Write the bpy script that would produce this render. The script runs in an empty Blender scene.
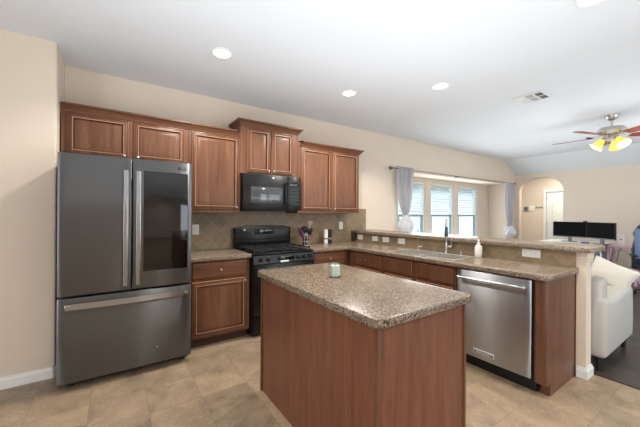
import bpy, bmesh, math, random
from mathutils import Vector, Matrix
random.seed(7)
C = bpy.context.scene.collection
PI = math.pi
sc = bpy.context.scene

# ---------------------------------------------------------------- camera
YAW = 0.6008
cam = bpy.data.cameras.new('camera'); co = bpy.data.objects.new('camera', cam); C.objects.link(co)
cam.sensor_width = 36.0; cam.sensor_fit = 'HORIZONTAL'; cam.lens = 301.94*36/640
cam.shift_y = -0.0008; cam.clip_start = 0.02; cam.clip_end = 200
co.matrix_world = Matrix.Translation((0, -3.7438, 1.3605)) @ Matrix.Rotation(-YAW, 4, 'Z') @ Matrix.Rotation(PI/2, 4, 'X') @ Matrix.Rotation(0.0066, 4, 'Z')
sc.camera = co
# ---------------------------------------------------------------- world
w = bpy.data.worlds.new('world'); sc.world = w; w.use_nodes = True
bg = w.node_tree.nodes['Background']; bg.inputs[0].default_value = (0.80, 0.91, 1.0, 1); bg.inputs[1].default_value = 3.2
# ---------------------------------------------------------------- exposure
vs = sc.view_settings; vs.view_transform = 'Standard'; vs.look = 'None'; vs.exposure = 0.14; vs.gamma = 1.0; vs.use_curve_mapping = False

def area(name, loc, rot, sx, sy, power, col=(1, 1, 1), spread=None):
    l = bpy.data.lights.new(name, 'AREA'); l.shape = 'RECTANGLE'; l.size = sx; l.size_y = sy
    l.energy = power; l.color = col
    if spread: l.spread = spread
    o = bpy.data.objects.new(name, l); C.objects.link(o); o.location = loc; o.rotation_euler = rot
    return o
# added fill lamps at unseen openings behind the camera and on the left
area('rear_fill', (3.6, -6.42, 1.25), (PI/2, 0, 0), 1.1, 2.1, 8, (0.97, 0.98, 1.0))
area('rear_fill_living', (6.1, -6.42, 1.25), (PI/2, 0, 0), 3.2, 2.1, 8, (0.97, 0.98, 1.0))
area('left_fill', (-2.74, -4.0, 1.35), (PI/2, 0, -PI/2), 2.2, 1.9, 32, (0.97, 0.98, 1.0))
area('daylight_bay', (6.35, 0.40, 1.32), (-PI/2, 0, 0), 2.9, 1.3, 40, (0.93, 0.97, 1.0))
# added upward fill lamps that brighten the ceiling, no such source in the room
area('ceiling_fill', (1.1, -2.6, 1.37), (PI, 0, 0), 3.4, 2.6, 43, (0.86, 0.94, 1.0))
area('ceiling_fill_living', (5.8, -2.8, 1.37), (PI, 0, 0), 3.0, 3.0, 26, (0.90, 0.95, 1.0))

# ---------------------------------------------------------------- mesh helpers
class MB:
    def __init__(s): s.bm = bmesh.new()
    def box(s, x0, x1, y0, y1, z0, z1, bev=0, seg=2):
        bm = s.bm
        r = bmesh.ops.create_cube(bm, size=1)
        vs = r['verts']
        for v in vs:
            v.co = Vector(((x0+x1)/2+v.co.x*(x1-x0), (y0+y1)/2+v.co.y*(y1-y0), (z0+z1)/2+v.co.z*(z1-z0)))
        if bev:
            es = list({e for v in vs for e in v.link_edges})
            bmesh.ops.bevel(bm, geom=es, offset=bev, segments=seg, profile=0.5, affect='EDGES')
        return s
    def rbox(s, c, size, rot, bev=0, seg=2):
        bm = s.bm
        vs = bmesh.ops.create_cube(bm, size=1)['verts']
        M = Matrix.Translation(c) @ rot.to_4x4() @ Matrix.Diagonal((*size, 1))
        for v in vs: v.co = M @ v.co
        if bev:
            es = list({e for v in vs for e in v.link_edges})
            bmesh.ops.bevel(bm, geom=es, offset=bev, segments=seg, profile=0.5, affect='EDGES')
        return s
    def cyl(s, p0, p1, r0, r1=None, n=20, caps=True):
        if r1 is None: r1 = r0
        p0, p1 = Vector(p0), Vector(p1); d = p1-p0
        q = d.to_track_quat('Z', 'Y').to_matrix().to_4x4()
        vs = bmesh.ops.create_cone(s.bm, cap_ends=caps, segments=n, radius1=r0, radius2=r1, depth=d.length)['verts']
        M = Matrix.Translation((p0+p1)/2) @ q
        for v in vs: v.co = M @ v.co
        return s
    def sph(s, c, r, sc=(1, 1, 1), n=16):
        vs = bmesh.ops.create_uvsphere(s.bm, u_segments=n, v_segments=max(6, n//2), radius=r)['verts']
        for v in vs: v.co = Vector((c[0]+v.co.x*sc[0], c[1]+v.co.y*sc[1], c[2]+v.co.z*sc[2]))
        return s
    def lathe(s, c, prof, n=24, axis='Z', M=None):
        bm = s.bm; rings = []
        for r, h in prof:
            ring = []
            for i in range(n):
                a = 2*PI*i/n
                p = Vector((r*math.cos(a), r*math.sin(a), h))
                if M is not None: p = M @ p
                ring.append(bm.verts.new(p+Vector(c)))
            rings.append(ring)
        for a, b in zip(rings, rings[1:]):
            for i in range(n):
                bm.faces.new((a[i], a[(i+1) % n], b[(i+1) % n], b[i]))
        if prof[0][0] > 1e-5: bm.faces.new(rings[0][::-1])
        if prof[-1][0] > 1e-5: bm.faces.new(rings[-1])
        return s
    def tube(s, pts, r, n=10, closed=False):
        pts = [Vector(p) for p in pts]; bm = s.bm; rings = []; N = len(pts)
        up = None
        for i, p in enumerate(pts):
            t = (pts[(i+1) % N]-pts[i-1]) if (closed or 0 < i < N-1) else (pts[1]-pts[0] if i == 0 else pts[-1]-pts[-2])
            t.normalize()
            if up is None:
                up = t.orthogonal().normalized()
            else:
                up = (up-t*up.dot(t)); up = up.normalized() if up.length > 1e-6 else t.orthogonal().normalized()
            b = t.cross(up)
            rr = r[i] if isinstance(r, (list, tuple)) else r
            rings.append([bm.verts.new(p+(up*math.cos(2*PI*k/n)+b*math.sin(2*PI*k/n))*rr) for k in range(n)])
        rg = list(zip(rings, rings[1:]))
        if closed: rg.append((rings[-1], rings[0]))
        for a, b in rg:
            for k in range(n): bm.faces.new((a[k], a[(k+1) % n], b[(k+1) % n], b[k]))
        if not closed:
            bm.faces.new(rings[0][::-1]); bm.faces.new(rings[-1])
        return s
    def prism(s, poly, axis, a0, a1):
        # poly in the two other axes (cyclic order), extruded along axis
        bm = s.bm
        def P(u, v, a):
            return {'X': (a, u, v), 'Y': (u, a, v), 'Z': (u, v, a)}[axis]
        A = [bm.verts.new(P(u, v, a0)) for u, v in poly]; B = [bm.verts.new(P(u, v, a1)) for u, v in poly]
        n = len(poly)
        bm.faces.new(A); bm.faces.new(B[::-1])
        for i in range(n): bm.faces.new((A[i], B[i], B[(i+1) % n], A[(i+1) % n]))
        return s
    def slab(s, xs, ys, mask, z0, z1, bev=0.004, chamfer=(), chr=0.03):
        bm = s.bm; V = {}
        def g(i, j):
            if (i, j) not in V: V[i, j] = bm.verts.new((xs[i], ys[j], z1))
            return V[i, j]
        fs = []
        for i in range(len(xs)-1):
            for j in range(len(ys)-1):
                if mask(i, j): fs.append(bm.faces.new((g(i, j), g(i+1, j), g(i+1, j+1), g(i, j+1))))
        r = bmesh.ops.extrude_face_region(bm, geom=fs)
        for v in r['geom']:
            if isinstance(v, bmesh.types.BMVert): v.co.z = z0
        bmesh.ops.recalc_face_normals(bm, faces=bm.faces)
        if chamfer:
            es = [e for e in bm.edges if abs(e.verts[0].co.x-e.verts[1].co.x) < 1e-5 and abs(e.verts[0].co.y-e.verts[1].co.y) < 1e-5
                  and any(abs(e.verts[0].co.x-cx) < 1e-4 and abs(e.verts[0].co.y-cy) < 1e-4 for cx, cy in chamfer)]
            bmesh.ops.bevel(bm, geom=es, offset=chr, segments=2, profile=0.5, affect='EDGES')
        if bev:
            es = [e for e in bm.edges if len(e.link_faces) == 2 and e.calc_face_angle(0) > 1.0 and abs(e.verts[0].co.z-e.verts[1].co.z) < 1e-5]
            bmesh.ops.bevel(bm, geom=es, offset=bev, segments=3, profile=0.5, affect='EDGES')
        return s

def wm(o):      # world matrix by hand (the depsgraph is never evaluated)
    M = Matrix.Translation(o.location) @ o.rotation_euler.to_matrix().to_4x4()
    return wm(o.parent) @ M if o.parent else M
def obj(name, mb, mat, parent=None, world=True, smooth=True):
    bm = mb.bm if isinstance(mb, MB) else mb
    bmesh.ops.recalc_face_normals(bm, faces=bm.faces)
    me = bpy.data.meshes.new(name)
    if parent is not None and world:
        bm.transform(wm(parent).inverted())
    bm.to_mesh(me); bm.free()
    me.materials.append(mat)
    if smooth:
        me.polygons.foreach_set('use_smooth', [True]*len(me.polygons))
        try: me.set_sharp_from_angle(angle=math.radians(38))
        except Exception: pass
    o = bpy.data.objects.new(name, me); C.objects.link(o)
    if parent is not None: o.parent = parent
    return o
def thing(name, label, cat, loc=(0, 0, 0), rz=0, group=None):
    o = bpy.data.objects.new(name, None); C.objects.link(o)
    o.empty_display_size = 0.05
    o.location = loc; o.rotation_euler = (0, 0, rz); o['label'] = label; o['category'] = cat
    if group: o['group'] = group
    return o
def tag(o, label, cat, group=None):
    o['label'] = label; o['category'] = cat
    if group: o['group'] = group
    return o
def struct(name, mb, mat, smooth=False):
    o = obj(name, mb, mat, smooth=smooth); o['kind'] = 'structure'; return o
def dup(root, loc, rz, label, group=None):
    r = root.copy(); C.objects.link(r); r.location = loc; r.rotation_euler = (0, 0, rz); r['label'] = label
    if group: r['group'] = group
    def rec(src, dst):
        for ch in list(src.children):
            c = ch.copy(); C.objects.link(c); c.parent = dst; rec(ch, c)
    rec(root, r)
    return r

# ---------------------------------------------------------------- materials
def lin(c):
    return tuple(((x/255)/12.92 if x/255 <= 0.04045 else ((x/255+0.055)/1.055)**2.4) for x in c)+(1,)
def new(name):
    m = bpy.data.materials.new(name); m.use_nodes = True
    nt = m.node_tree; b = nt.nodes['Principled BSDF']
    return m, nt, b
def N(nt, t, **k):
    n = nt.nodes.new(t)
    for a, v in k.items(): setattr(n, a, v)
    return n
def coords(nt, scale=(1, 1, 1), loc=(0, 0, 0), rot=(0, 0, 0)):
    g = N(nt, 'ShaderNodeNewGeometry'); mp = N(nt, 'ShaderNodeMapping')
    mp.inputs['Scale'].default_value = scale; mp.inputs['Location'].default_value = loc; mp.inputs['Rotation'].default_value = rot
    nt.links.new(g.outputs['Position'], mp.inputs['Vector']); return mp.outputs[0]
def ramp(nt, fac, stops, interp='LINEAR'):
    r = N(nt, 'ShaderNodeValToRGB'); r.color_ramp.interpolation = interp
    el = r.color_ramp.elements
    while len(el) < len(stops): el.new(0.5)
    for e, (p, c) in zip(el, stops): e.position = p; e.color = c
    nt.links.new(fac, r.inputs[0]); return r.outputs[0]
def noise(nt, vec, scale, detail=4, rough=0.5, dist=0):
    n = N(nt, 'ShaderNodeTexNoise'); n.inputs['Scale'].default_value = scale; n.inputs['Detail'].default_value = detail
    n.inputs['Roughness'].default_value = rough; n.inputs['Distortion'].default_value = dist
    nt.links.new(vec, n.inputs['Vector']); return n.outputs['Fac']
def mix(nt, fac, a, b, mode='MIX'):
    m = N(nt, 'ShaderNodeMix', data_type='RGBA', blend_type=mode)
    for s, v in ((m.inputs['Factor'], fac), (m.inputs['A'], a), (m.inputs['B'], b)):
        if isinstance(v, (int, float)): s.default_value = v
        elif isinstance(v, tuple): s.default_value = v
        else: nt.links.new(v, s)
    return m.outputs['Result']
def bump(nt, b, h, strength=0.2, dist=0.002):
    n = N(nt, 'ShaderNodeBump'); n.inputs['Strength'].default_value = strength; n.inputs['Distance'].default_value = dist
    nt.links.new(h, n.inputs['Height']); nt.links.new(n.outputs[0], b.inputs['Normal'])
def plain(name, col, rough=0.5, metal=0.0, var=0.04, scale=30, spec=None, bmp=0.0, emit=None, es=0, coat=0):
    m, nt, b = new(name); c = lin(col) if max(col) > 1.01 else tuple(col)+(1,)
    v = coords(nt); n = noise(nt, v, scale, 3)
    lo = tuple(x*(1-var) for x in c[:3])+(1,); hi = tuple(min(1, x*(1+var)) for x in c[:3])+(1,)
    nt.links.new(ramp(nt, n, [(0.3, lo), (0.7, hi)]), b.inputs['Base Color'])
    b.inputs['Roughness'].default_value = rough; b.inputs['Metallic'].default_value = metal
    if spec is not None: b.inputs['Specular IOR Level'].default_value = spec
    if coat: b.inputs['Coat Weight'].default_value = coat
    if bmp: bump(nt, b, noise(nt, v, scale*4, 2), bmp)
    if emit: b.inputs['Emission Color'].default_value = lin(emit); b.inputs['Emission Strength'].default_value = es
    return m
def wood(name, dark, mid, light, grain='Z', rough=0.34):
    m, nt, b = new(name)
    s = {'Z': (9, 9, 0.7), 'X': (0.7, 9, 9), 'Y': (9, 0.7, 9)}[grain]
    v = coords(nt, s); n = noise(nt, v, 2.2, 6, 0.62, 0.6)
    s2 = tuple(x*6 for x in s); n2 = noise(nt, coords(nt, s2), 3.0, 3, 0.6)
    base = ramp(nt, n, [(0.28, lin(dark)), (0.5, lin(mid)), (0.74, lin(light))])
    fine = ramp(nt, n2, [(0.3, (0.80, 0.80, 0.80, 1)), (0.7, (1, 1, 1, 1))])
    nt.links.new(mix(nt, 1.0, base, fine, 'MULTIPLY'), b.inputs['Base Color'])
    b.inputs['Roughness'].default_value = rough; b.inputs['Specular IOR Level'].default_value = 0.28
    bump(nt, b, n2, 0.08, 0.001)
    return m
M = {}
M['wall'] = plain('wall_paint', (222, 207, 190), 0.85, var=0.015, scale=3, bmp=0.05)
M['ceiling'] = plain('ceiling_paint', (226, 229, 233), 0.9, var=0.01, scale=2, bmp=0.05)
M['white'] = plain('white_trim', (232, 232, 230), 0.4, var=0.01)
M['door_white'] = plain('door_white', (225, 228, 230), 0.45, var=0.01)
M['wood'] = wood('cabinet_wood', (94, 60, 43), (112, 75, 55), (131, 91, 68))
M['woodx'] = wood('cabinet_wood_rail', (94, 60, 43), (112, 75, 55), (131, 91, 68), 'X')
M['panel'] = wood('island_panel_wood', (108, 66, 49), (127, 80, 59), (146, 95, 71), rough=0.32)
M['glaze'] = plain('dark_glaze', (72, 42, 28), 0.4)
M['edge'] = plain('edge_highlight', (176, 124, 92), 0.3)  # highlight lines on door edges and beads, painted as a lighter colour
M['sash'] = plain('window_sash_grey', (150, 172, 188), 0.5)
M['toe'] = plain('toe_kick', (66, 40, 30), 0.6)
M['nickel'] = plain('brushed_nickel', (200, 196, 188), 0.28, 1.0)
M['chrome'] = plain('chrome', (215, 215, 215), 0.12, 1.0)
M['black'] = plain('black_enamel', (12, 12, 14), 0.3, var=0.02, spec=0.4)
M['blackmat'] = plain('black_matte', (22, 22, 23), 0.6)
M['iron'] = plain('cast_iron', (20, 20, 21), 0.5, bmp=0.2)
M['blackglass'] = plain('black_glass', (9, 10, 11), 0.06, var=0.01, spec=0.7)
M['mwglass'] = plain('microwave_window', (62, 63, 65), 0.10, var=0.05, spec=0.7)
M['screen'] = plain('screen_off', (10, 10, 12), 0.7, var=0.02, spec=0.1)
M['plastic'] = plain('white_plastic', (236, 233, 226), 0.4, var=0.01)
M['slot'] = plain('outlet_slot', (70, 66, 60), 0.6)
M['grey'] = plain('grey_plastic', (120, 122, 125), 0.45)
M['sofa'] = plain('sofa_leather', (186, 182, 176), 0.5, var=0.02, scale=6, bmp=0.1)
M['pillow'] = plain('pillow_fabric', (206, 200, 190), 0.9, var=0.03, scale=60, bmp=0.3)
M['pink'] = plain('pink_paint', (232, 176, 196), 0.45)
M['blue'] = plain('blue_fabric', (44, 84, 150), 0.7)
M['wax'] = plain('candle_wax', (218, 226, 216), 0.6)
M['darktile'] = plain('dark_tile_trim', (62, 52, 40), 0.45)
M['badge'] = plain('badge_metal', (232, 230, 226), 0.4, 0.2)
M['letter'] = plain('lettering', (40, 40, 42), 0.5)
M['redblade'] = wood('fan_blade_wood', (130, 52, 40), (140, 60, 42), (160, 76, 54), 'Y')
M['siding'] = plain('siding', (225, 228, 230), 0.8, var=0.01)
M['roof'] = plain('roof_shingle', (110, 105, 100), 0.9, var=0.1)
M['grass'] = plain('lawn', (120, 130, 90), 0.9, var=0.15, scale=3)
M['red'] = plain('red_plastic', (170, 34, 56), 0.45)
M['purple'] = plain('purple_fabric', (130, 70, 110), 0.7)
M['exterior'] = plain('bronze', (116, 106, 98), 0.35, 0.8)
M['ovwin'] = plain('oven_window', (16, 16, 18), 0.08, spec=0.6)

def steel(name, col, rough=0.3, vert=True):
    m, nt, b = new(name)
    v = coords(nt, (160, 160, 1.5) if not vert else (160, 160, 0.8)); n = noise(nt, v, 1.0, 3, 0.6)
    c = lin(col)
    nt.links.new(ramp(nt, n, [(0.3, tuple(x*0.94 for x in c[:3])+(1,)), (0.7, c)]), b.inputs['Base Color'])
    b.inputs['Metallic'].default_value = 1.0; b.inputs['Roughness'].default_value = rough
    b.inputs['Anisotropic'].default_value = 1.0; b.inputs['Anisotropic Rotation'].default_value = 0.25
    tg = N(nt, 'ShaderNodeTangent', direction_type='RADIAL', axis='Z'); nt.links.new(tg.outputs[0], b.inputs['Tangent'])
    return m
M['fridge'] = steel('black_stainless', (110, 111, 112), 0.3)
M['fridgeside'] = plain('fridge_side', (70, 71, 74), 0.4, 0.5)
M['handle'] = steel('handle_steel', (175, 176, 180), 0.22)
M['steel'] = steel('stainless', (176, 178, 181), 0.3)
M['sink'] = plain('sink_steel', (205, 202, 196), 0.38, 0.85)

def granite():
    m, nt, b = new('granite_laminate')
    v = coords(nt)
    n1 = noise(nt, v, 85, 4, 0.65); n2 = noise(nt, v, 150, 3, 0.6); n3 = noise(nt, v, 30, 3, 0.6)
    base = ramp(nt, n1, [(0.30, lin((74, 66, 60))), (0.42, lin((124, 110, 96))), (0.55, lin((156, 138, 120))), (0.68, lin((186, 169, 150)))])
    sp = ramp(nt, n2, [(0.40, lin((58, 50, 46))), (0.48, (1, 1, 1, 1))])
    col = mix(nt, 0.95, base, sp, 'MULTIPLY')
    warm = ramp(nt, n3, [(0.35, lin((230, 226, 222))), (0.65, lin((255, 252, 248)))])
    col = mix(nt, 1.0, col, warm, 'MULTIPLY')
    nt.links.new(col, b.inputs['Base Color'])
    b.inputs['Roughness'].default_value = 0.24; b.inputs['Specular IOR Level'].default_value = 0.4
    return m
M['granite'] = granite()

def tilemat():
    # 15 cm stone tiles laid on the diagonal; mapped on (x+y, z) so that both wall directions work
    m, nt, b = new('diagonal_tile')
    g = N(nt, 'ShaderNodeNewGeometry'); sx = N(nt, 'ShaderNodeSeparateXYZ'); nt.links.new(g.outputs['Position'], sx.inputs[0])
    def math_(op, a, c, d=None):
        n = N(nt, 'ShaderNodeMath', operation=op)
        for i, v in enumerate((a, c, d)):
            if v is None: continue
            if isinstance(v, (int, float)): n.inputs[i].default_value = v
            else: nt.links.new(v, n.inputs[i])
        return n.outputs[0]
    h = math_('ADD', sx.outputs[0], sx.outputs[1]); z = math_('SUBTRACT', sx.outputs[2], 0.914)
    u = math_('MULTIPLY', math_('ADD', h, z), 0.7071/0.152); v = math_('MULTIPLY', math_('SUBTRACT', h, z), 0.7071/0.152)
    def line(t):
        f = math_('FRACT', t, 0); d = math_('ABSOLUTE', math_('SUBTRACT', f, 0.5), 0); return math_('GREATER_THAN', d, 0.481)
    gr = math_('MAXIMUM', line(u), line(v))
    cu = math_('FLOOR', u, 0); cv = math_('FLOOR', v, 0)
    cmb = N(nt, 'ShaderNodeCombineXYZ'); nt.links.new(cu, cmb.inputs[0]); nt.links.new(cv, cmb.inputs[1])
    wn = N(nt, 'ShaderNodeTexWhiteNoise'); nt.links.new(cmb.outputs[0], wn.inputs['Vector'])
    tone = ramp(nt, wn.outputs['Value'], [(0, lin((130, 114, 92))), (0.5, lin((142, 122, 96))), (1, lin((152, 130, 102)))])
    mot = ramp(nt, noise(nt, coords(nt), 14, 5, 0.6), [(0.3, (0.80, 0.80, 0.80, 1)), (0.7, (1.1, 1.08, 1.05, 1))])
    t = mix(nt, 1.0, tone, mot, 'MULTIPLY')
    nt.links.new(mix(nt, gr, t, lin((158, 141, 118))), b.inputs['Base Color'])
    b.inputs['Roughness'].default_value = 0.45
    inv = math_('SUBTRACT', 1.0, gr); bump(nt, b, inv, 0.25, 0.002)
    return m
M['tile'] = tilemat()

def floortile():
    m, nt, b = new('floor_stone_tile')
    T = 0.34
    v = coords(nt, (1/T, 1/T, 1), (-0.21/T, 3.12/T, 0))
    sx = N(nt, 'ShaderNodeSeparateXYZ'); nt.links.new(v, sx.inputs[0])
    def mt(op, a, c=0.0):
        n = N(nt, 'ShaderNodeMath', operation=op)
        for i, q in enumerate((a, c)):
            if isinstance(q, (int, float)): n.inputs[i].default_value = q
            else: nt.links.new(q, n.inputs[i])
        return n.outputs[0]
    def line(t): return mt('GREATER_THAN', mt('ABSOLUTE', mt('SUBTRACT', mt('FRACT', t), 0.5)), 0.491)
    gr = mt('MAXIMUM', line(sx.outputs[0]), line(sx.outputs[1]))
    cmb = N(nt, 'ShaderNodeCombineXYZ'); nt.links.new(mt('FLOOR', sx.outputs[0]), cmb.inputs[0]); nt.links.new(mt('FLOOR', sx.outputs[1]), cmb.inputs[1])
    wn = N(nt, 'ShaderNodeTexWhiteNoise'); nt.links.new(cmb.outputs[0], wn.inputs['Vector'])
    # each tile gets its own shifted piece of stone veining
    off = N(nt, 'ShaderNodeVectorMath', operation='SCALE'); nt.links.new(wn.outputs['Color'], off.inputs[0]); off.inputs['Scale'].default_value = 9
    add = N(nt, 'ShaderNodeVectorMath', operation='ADD'); nt.links.new(coords(nt), add.inputs[0]); nt.links.new(off.outputs[0], add.inputs[1])
    n1 = noise(nt, add.outputs[0], 3.2, 7, 0.62, 1.2)
    base = ramp(nt, n1, [(0.28, lin((128, 112, 95))), (0.45, lin((156, 134, 110))), (0.6, lin((172, 148, 121))), (0.78, lin((190, 167, 140)))])
    tone = ramp(nt, wn.outputs['Value'], [(0, (0.86, 0.88, 0.90, 1)), (0.5, (0.97, 0.96, 0.95, 1)), (1, (1.0, 1.0, 1.0, 1))])
    t = mix(nt, 1.0, base, tone, 'MULTIPLY')
    vein = ramp(nt, noise(nt, add.outputs[0], 7, 4, 0.5, 2.5), [(0.485, (0, 0, 0, 1)), (0.5, (0.35, 0.35, 0.35, 1)), (0.515, (0, 0, 0, 1))])
    t = mix(nt, vein, t, lin((214, 196, 170)))
    g2 = mt('MULTIPLY', gr, 0.55)
    nt.links.new(mix(nt, g2, t, lin((130, 116, 98))), b.inputs['Base Color'])
    b.inputs['Roughness'].default_value = 0.36
    bump(nt, b, mt('SUBTRACT', 1.0, gr), 0.2, 0.002)
    return m
M['floortile'] = floortile()

def plankfloor():
    m, nt, b = new('dark_plank_floor')
    br = N(nt, 'ShaderNodeTexBrick'); br.offset = 0.37
    v = coords(nt, (1, 1, 1), rot=(0, 0, PI/2))
    nt.links.new(v, br.inputs['Vector'])
    br.inputs['Scale'].default_value = 1; br.inputs['Brick Width'].default_value = 1.2; br.inputs['Row Height'].default_value = 0.15
    br.inputs['Mortar Size'].default_value = 0.002; br.inputs['Bias'].default_value = 0
    br.inputs['Color1'].default_value = lin((80, 72, 66)); br.inputs['Color2'].default_value = lin((64, 58, 54)); br.inputs['Mortar'].default_value = lin((40, 36, 34))
    n = ramp(nt, noise(nt, coords(nt, (12, 1, 1)), 3, 5, 0.6), [(0.3, (0.75, 0.75, 0.75, 1)), (0.7, (1.1, 1.1, 1.1, 1))])
    nt.links.new(mix(nt, 1.0, br.outputs['Color'], n, 'MULTIPLY'), b.inputs['Base Color'])
    b.inputs['Roughness'].default_value = 0.38
    return m
M['plank'] = plankfloor()

def glassmat(name, tint=(1, 1, 1, 1), gl=0.08):
    m = bpy.data.materials.new(name); m.use_nodes = True; nt = m.node_tree; nt.nodes.clear()
    o = N(nt, 'ShaderNodeOutputMaterial'); t = N(nt, 'ShaderNodeBsdfTransparent'); g = N(nt, 'ShaderNodeBsdfGlossy'); mx = N(nt, 'ShaderNodeMixShader')
    t.inputs[0].default_value = tint; g.inputs['Roughness'].default_value = 0.03; mx.inputs[0].default_value = gl
    nt.links.new(t.outputs[0], mx.inputs[1]); nt.links.new(g.outputs[0], mx.inputs[2]); nt.links.new(mx.outputs[0], o.inputs[0])
    return m
M['glass'] = glassmat('clear_glass', (0.93, 0.97, 1.0, 1))
M['jar'] = glassmat('jar_glass', (0.95, 0.97, 0.96, 1), 0.15)
def translucent(name, col, f=0.4, stripes=False):
    m, nt, b = new(name)
    c = lin(col)
    if stripes:
        n = ramp(nt, noise(nt, coords(nt, (60, 60, 2)), 1, 3, 0.6), [(0.35, tuple(x*0.8 for x in c[:3])+(1,)), (0.6, c)])
        nt.links.new(n, b.inputs['Base Color'])
    else: b.inputs['Base Color'].default_value = c
    b.inputs['Roughness'].default_value = 0.8
    tr = N(nt, 'ShaderNodeBsdfTranslucent'); tr.inputs[0].default_value = c
    mx = N(nt, 'ShaderNodeMixShader'); mx.inputs[0].default_value = f
    o = nt.nodes['Material Output']
    nt.links.new(b.outputs[0], mx.inputs[1]); nt.links.new(tr.outputs[0], mx.inputs[2]); nt.links.new(mx.outputs[0], o.inputs[0])
    return m
M['curtain'] = translucent('curtain_fabric', (236, 235, 238), 0.3, True)
M['blind'] = translucent('blind_slat', (240, 243, 246), 0.45)
M['lampglass'] = plain('amber_shade_glass', (246, 220, 110), 0.5, emit=(255, 206, 70), es=0.75)
M['lens'] = plain('lamp_lens', (255, 255, 255), 0.5, emit=(255, 252, 244), es=6.0)

def text(s, size, depth, mat, name, parent, origin, xdir, updir):
    cu = bpy.data.curves.new(name, 'FONT'); cu.body = s; cu.size = size; cu.extrude = depth; cu.align_x = 'CENTER'; cu.align_y = 'CENTER'
    to = bpy.data.objects.new('tmp', cu); C.objects.link(to)
    bpy.context.view_layer.update()
    dg = bpy.context.evaluated_depsgraph_get()
    me = bpy.data.meshes.new_from_object(to.evaluated_get(dg))
    bm = bmesh.new(); bm.from_mesh(me)
    bpy.data.objects.remove(to); bpy.data.curves.remove(cu); bpy.data.meshes.remove(me)
    x = Vector(xdir).normalized(); u = Vector(updir).normalized(); n = x.cross(u)
    R = Matrix((x, u, n)).transposed().to_4x4()
    bm.transform(Matrix.Translation(origin) @ R)
    return obj(name, bm, mat, parent, smooth=False)

# ================================================================ SETTING
ZC = 2.745
XF = 8.95          # far wall
mb = MB(); mb.box(-2.9, 3.40, -6.6, 0.0, -0.05, 0.0); struct('floor', mb, M['floortile'])
mb = MB(); mb.box(3.40, 10.72, -6.6, 0.75, -0.05, 0.0); struct('floor_living', mb, M['plank'])
mb = MB(); mb.prism([(-2.9, ZC), (8.30, ZC), (XF, 2.41), (XF, 2.53), (8.32, ZC+0.12), (-2.9, ZC+0.12)], 'Y', -6.6, 0.0); struct('ceiling', mb, M['ceiling'])

# back wall with the bay opening x 4.25..8.45, z 0.58..2.14
mb = MB()
mb.box(-0.50, 4.25, 0, 0.12, 0, ZC)
mb.box(4.25, 8.45, 0, 0.12, 2.14, ZC)
mb.box(4.25, 8.45, 0, 0.12, 0, 0.58)
mb.box(8.45, XF, 0, 0.12, 0, 2.41)
mb.prism([(8.45, 2.41), (XF, 2.41), (8.45, 2.67)], 'Y', 0, 0.12)
struct('wall_back', mb, M['wall'])
# bay recess
mb = MB()
mb.box(4.13, 4.25, 0.12, 0.57, 0.46, 2.26); mb.box(8.45, 8.57, 0.12, 0.57, 0.46, 2.26)
mb.box(4.25, 8.45, 0.12, 0.57, 2.14, 2.26); mb.box(4.25, 8.45, 0.12, 0.57, 0.46, 0.58)
WX = [(4.80, 5.70), (5.89, 6.79), (6.98, 7.86)]
WZ0, WZ1 = 0.62, 2.045
xs = [4.25]+[c for p in WX for c in p]+[8.45]
for i in range(0, 8, 2): mb.box(xs[i], xs[i+1], 0.45, 0.57, 0.58, 2.14)
for a, b in WX:
    mb.box(a, b, 0.45, 0.57, WZ1, 2.14); mb.box(a, b, 0.45, 0.57, 0.58, WZ0)
struct('wall_bay', mb, M['wall'])
# near-left wall with rounded corner, the alcove beside the fridge
mb = MB()
rr = 0.02; cx, cy = -0.385-rr, -0.47+rr
poly = [(-2.9, -0.47)]+[(cx+rr*math.sin(a), cy-rr*math.cos(a)) for a in [k*PI/10 for k in range(6)]]+[(-0.385, 0.0), (-2.9, 0.0)]
mb.prism(poly, 'Z', 0, ZC); struct('wall_left', mb, M['wall'], smooth=True)
mb = MB(); 
mb.box(-2.9, -2.78, -6.6, -5.1, 0, ZC); mb.box(-2.9, -2.78, -2.9, -0.47, 0, ZC); mb.box(-2.9, -2.78, -5.1, -2.9, 0, 0.4); mb.box(-2.9, -2.78, -5.1, -2.9, 2.3, ZC)
struct('wall_side', mb, M['wall'])
mb = MB()
for a, b in ((-2.78, 3.0), (4.2, 4.6), (7.7, XF)): mb.box(a, b, -6.6, -6.48, 0, ZC if b < 8 else 2.41)
for a, b in ((3.0, 4.2), (4.6, 7.7)): mb.box(a, b, -6.6, -6.48, 2.3, ZC); mb.box(a, b, -6.6, -6.48, 0, 0.2)
struct('wall_rear', mb, M['wall'])
# far wall with the arch: y -0.10..-1.05, springing 1.98, crown 2.30
mb = MB()
ya, yb, zs, rise = -0.10, -1.05, 1.97, 0.335
arc = [((ya+yb)/2+(ya-yb)/2*math.cos(t), zs+rise*math.sin(t)) for t in [PI*k/24 for k in range(25)]]
mb.box(XF, XF+0.14, ya, 0.12, 0, 2.53); mb.box(XF, XF+0.14, -6.6, yb, 0, 2.53)
bm = mb.bm
for k in range(24):
    (y0, z0), (y1, z1) = arc[k], arc[k+1]
    mb.prism([(y0, z0), (y0, 2.53), (y1, 2.53), (y1, z1)], 'X', XF, XF+0.14)
struct('wall_far', mb, M['wall'])
# hallway beyond the arch
mb = MB()
mb.box(10.6, 10.72, 0.75, -0.14, 0, 2.6); mb.box(10.6, 10.72, -0.96, -2.6, 0, 2.6); mb.box(10.6, 10.72, -0.14, -0.96, 2.04, 2.6)
mb.box(XF+0.14, 10.72, 0.62, 0.75, 0, 2.6); mb.box(XF+0.14, 10.72, -2.6, -2.5, 0, 2.6)
struct('wall_hall', mb, M['wall'])
mb = MB(); mb.box(XF, 10.72, -2.6, 0.75, 2.6, 2.7); struct('ceiling_hall', mb, M['ceiling'])
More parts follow.
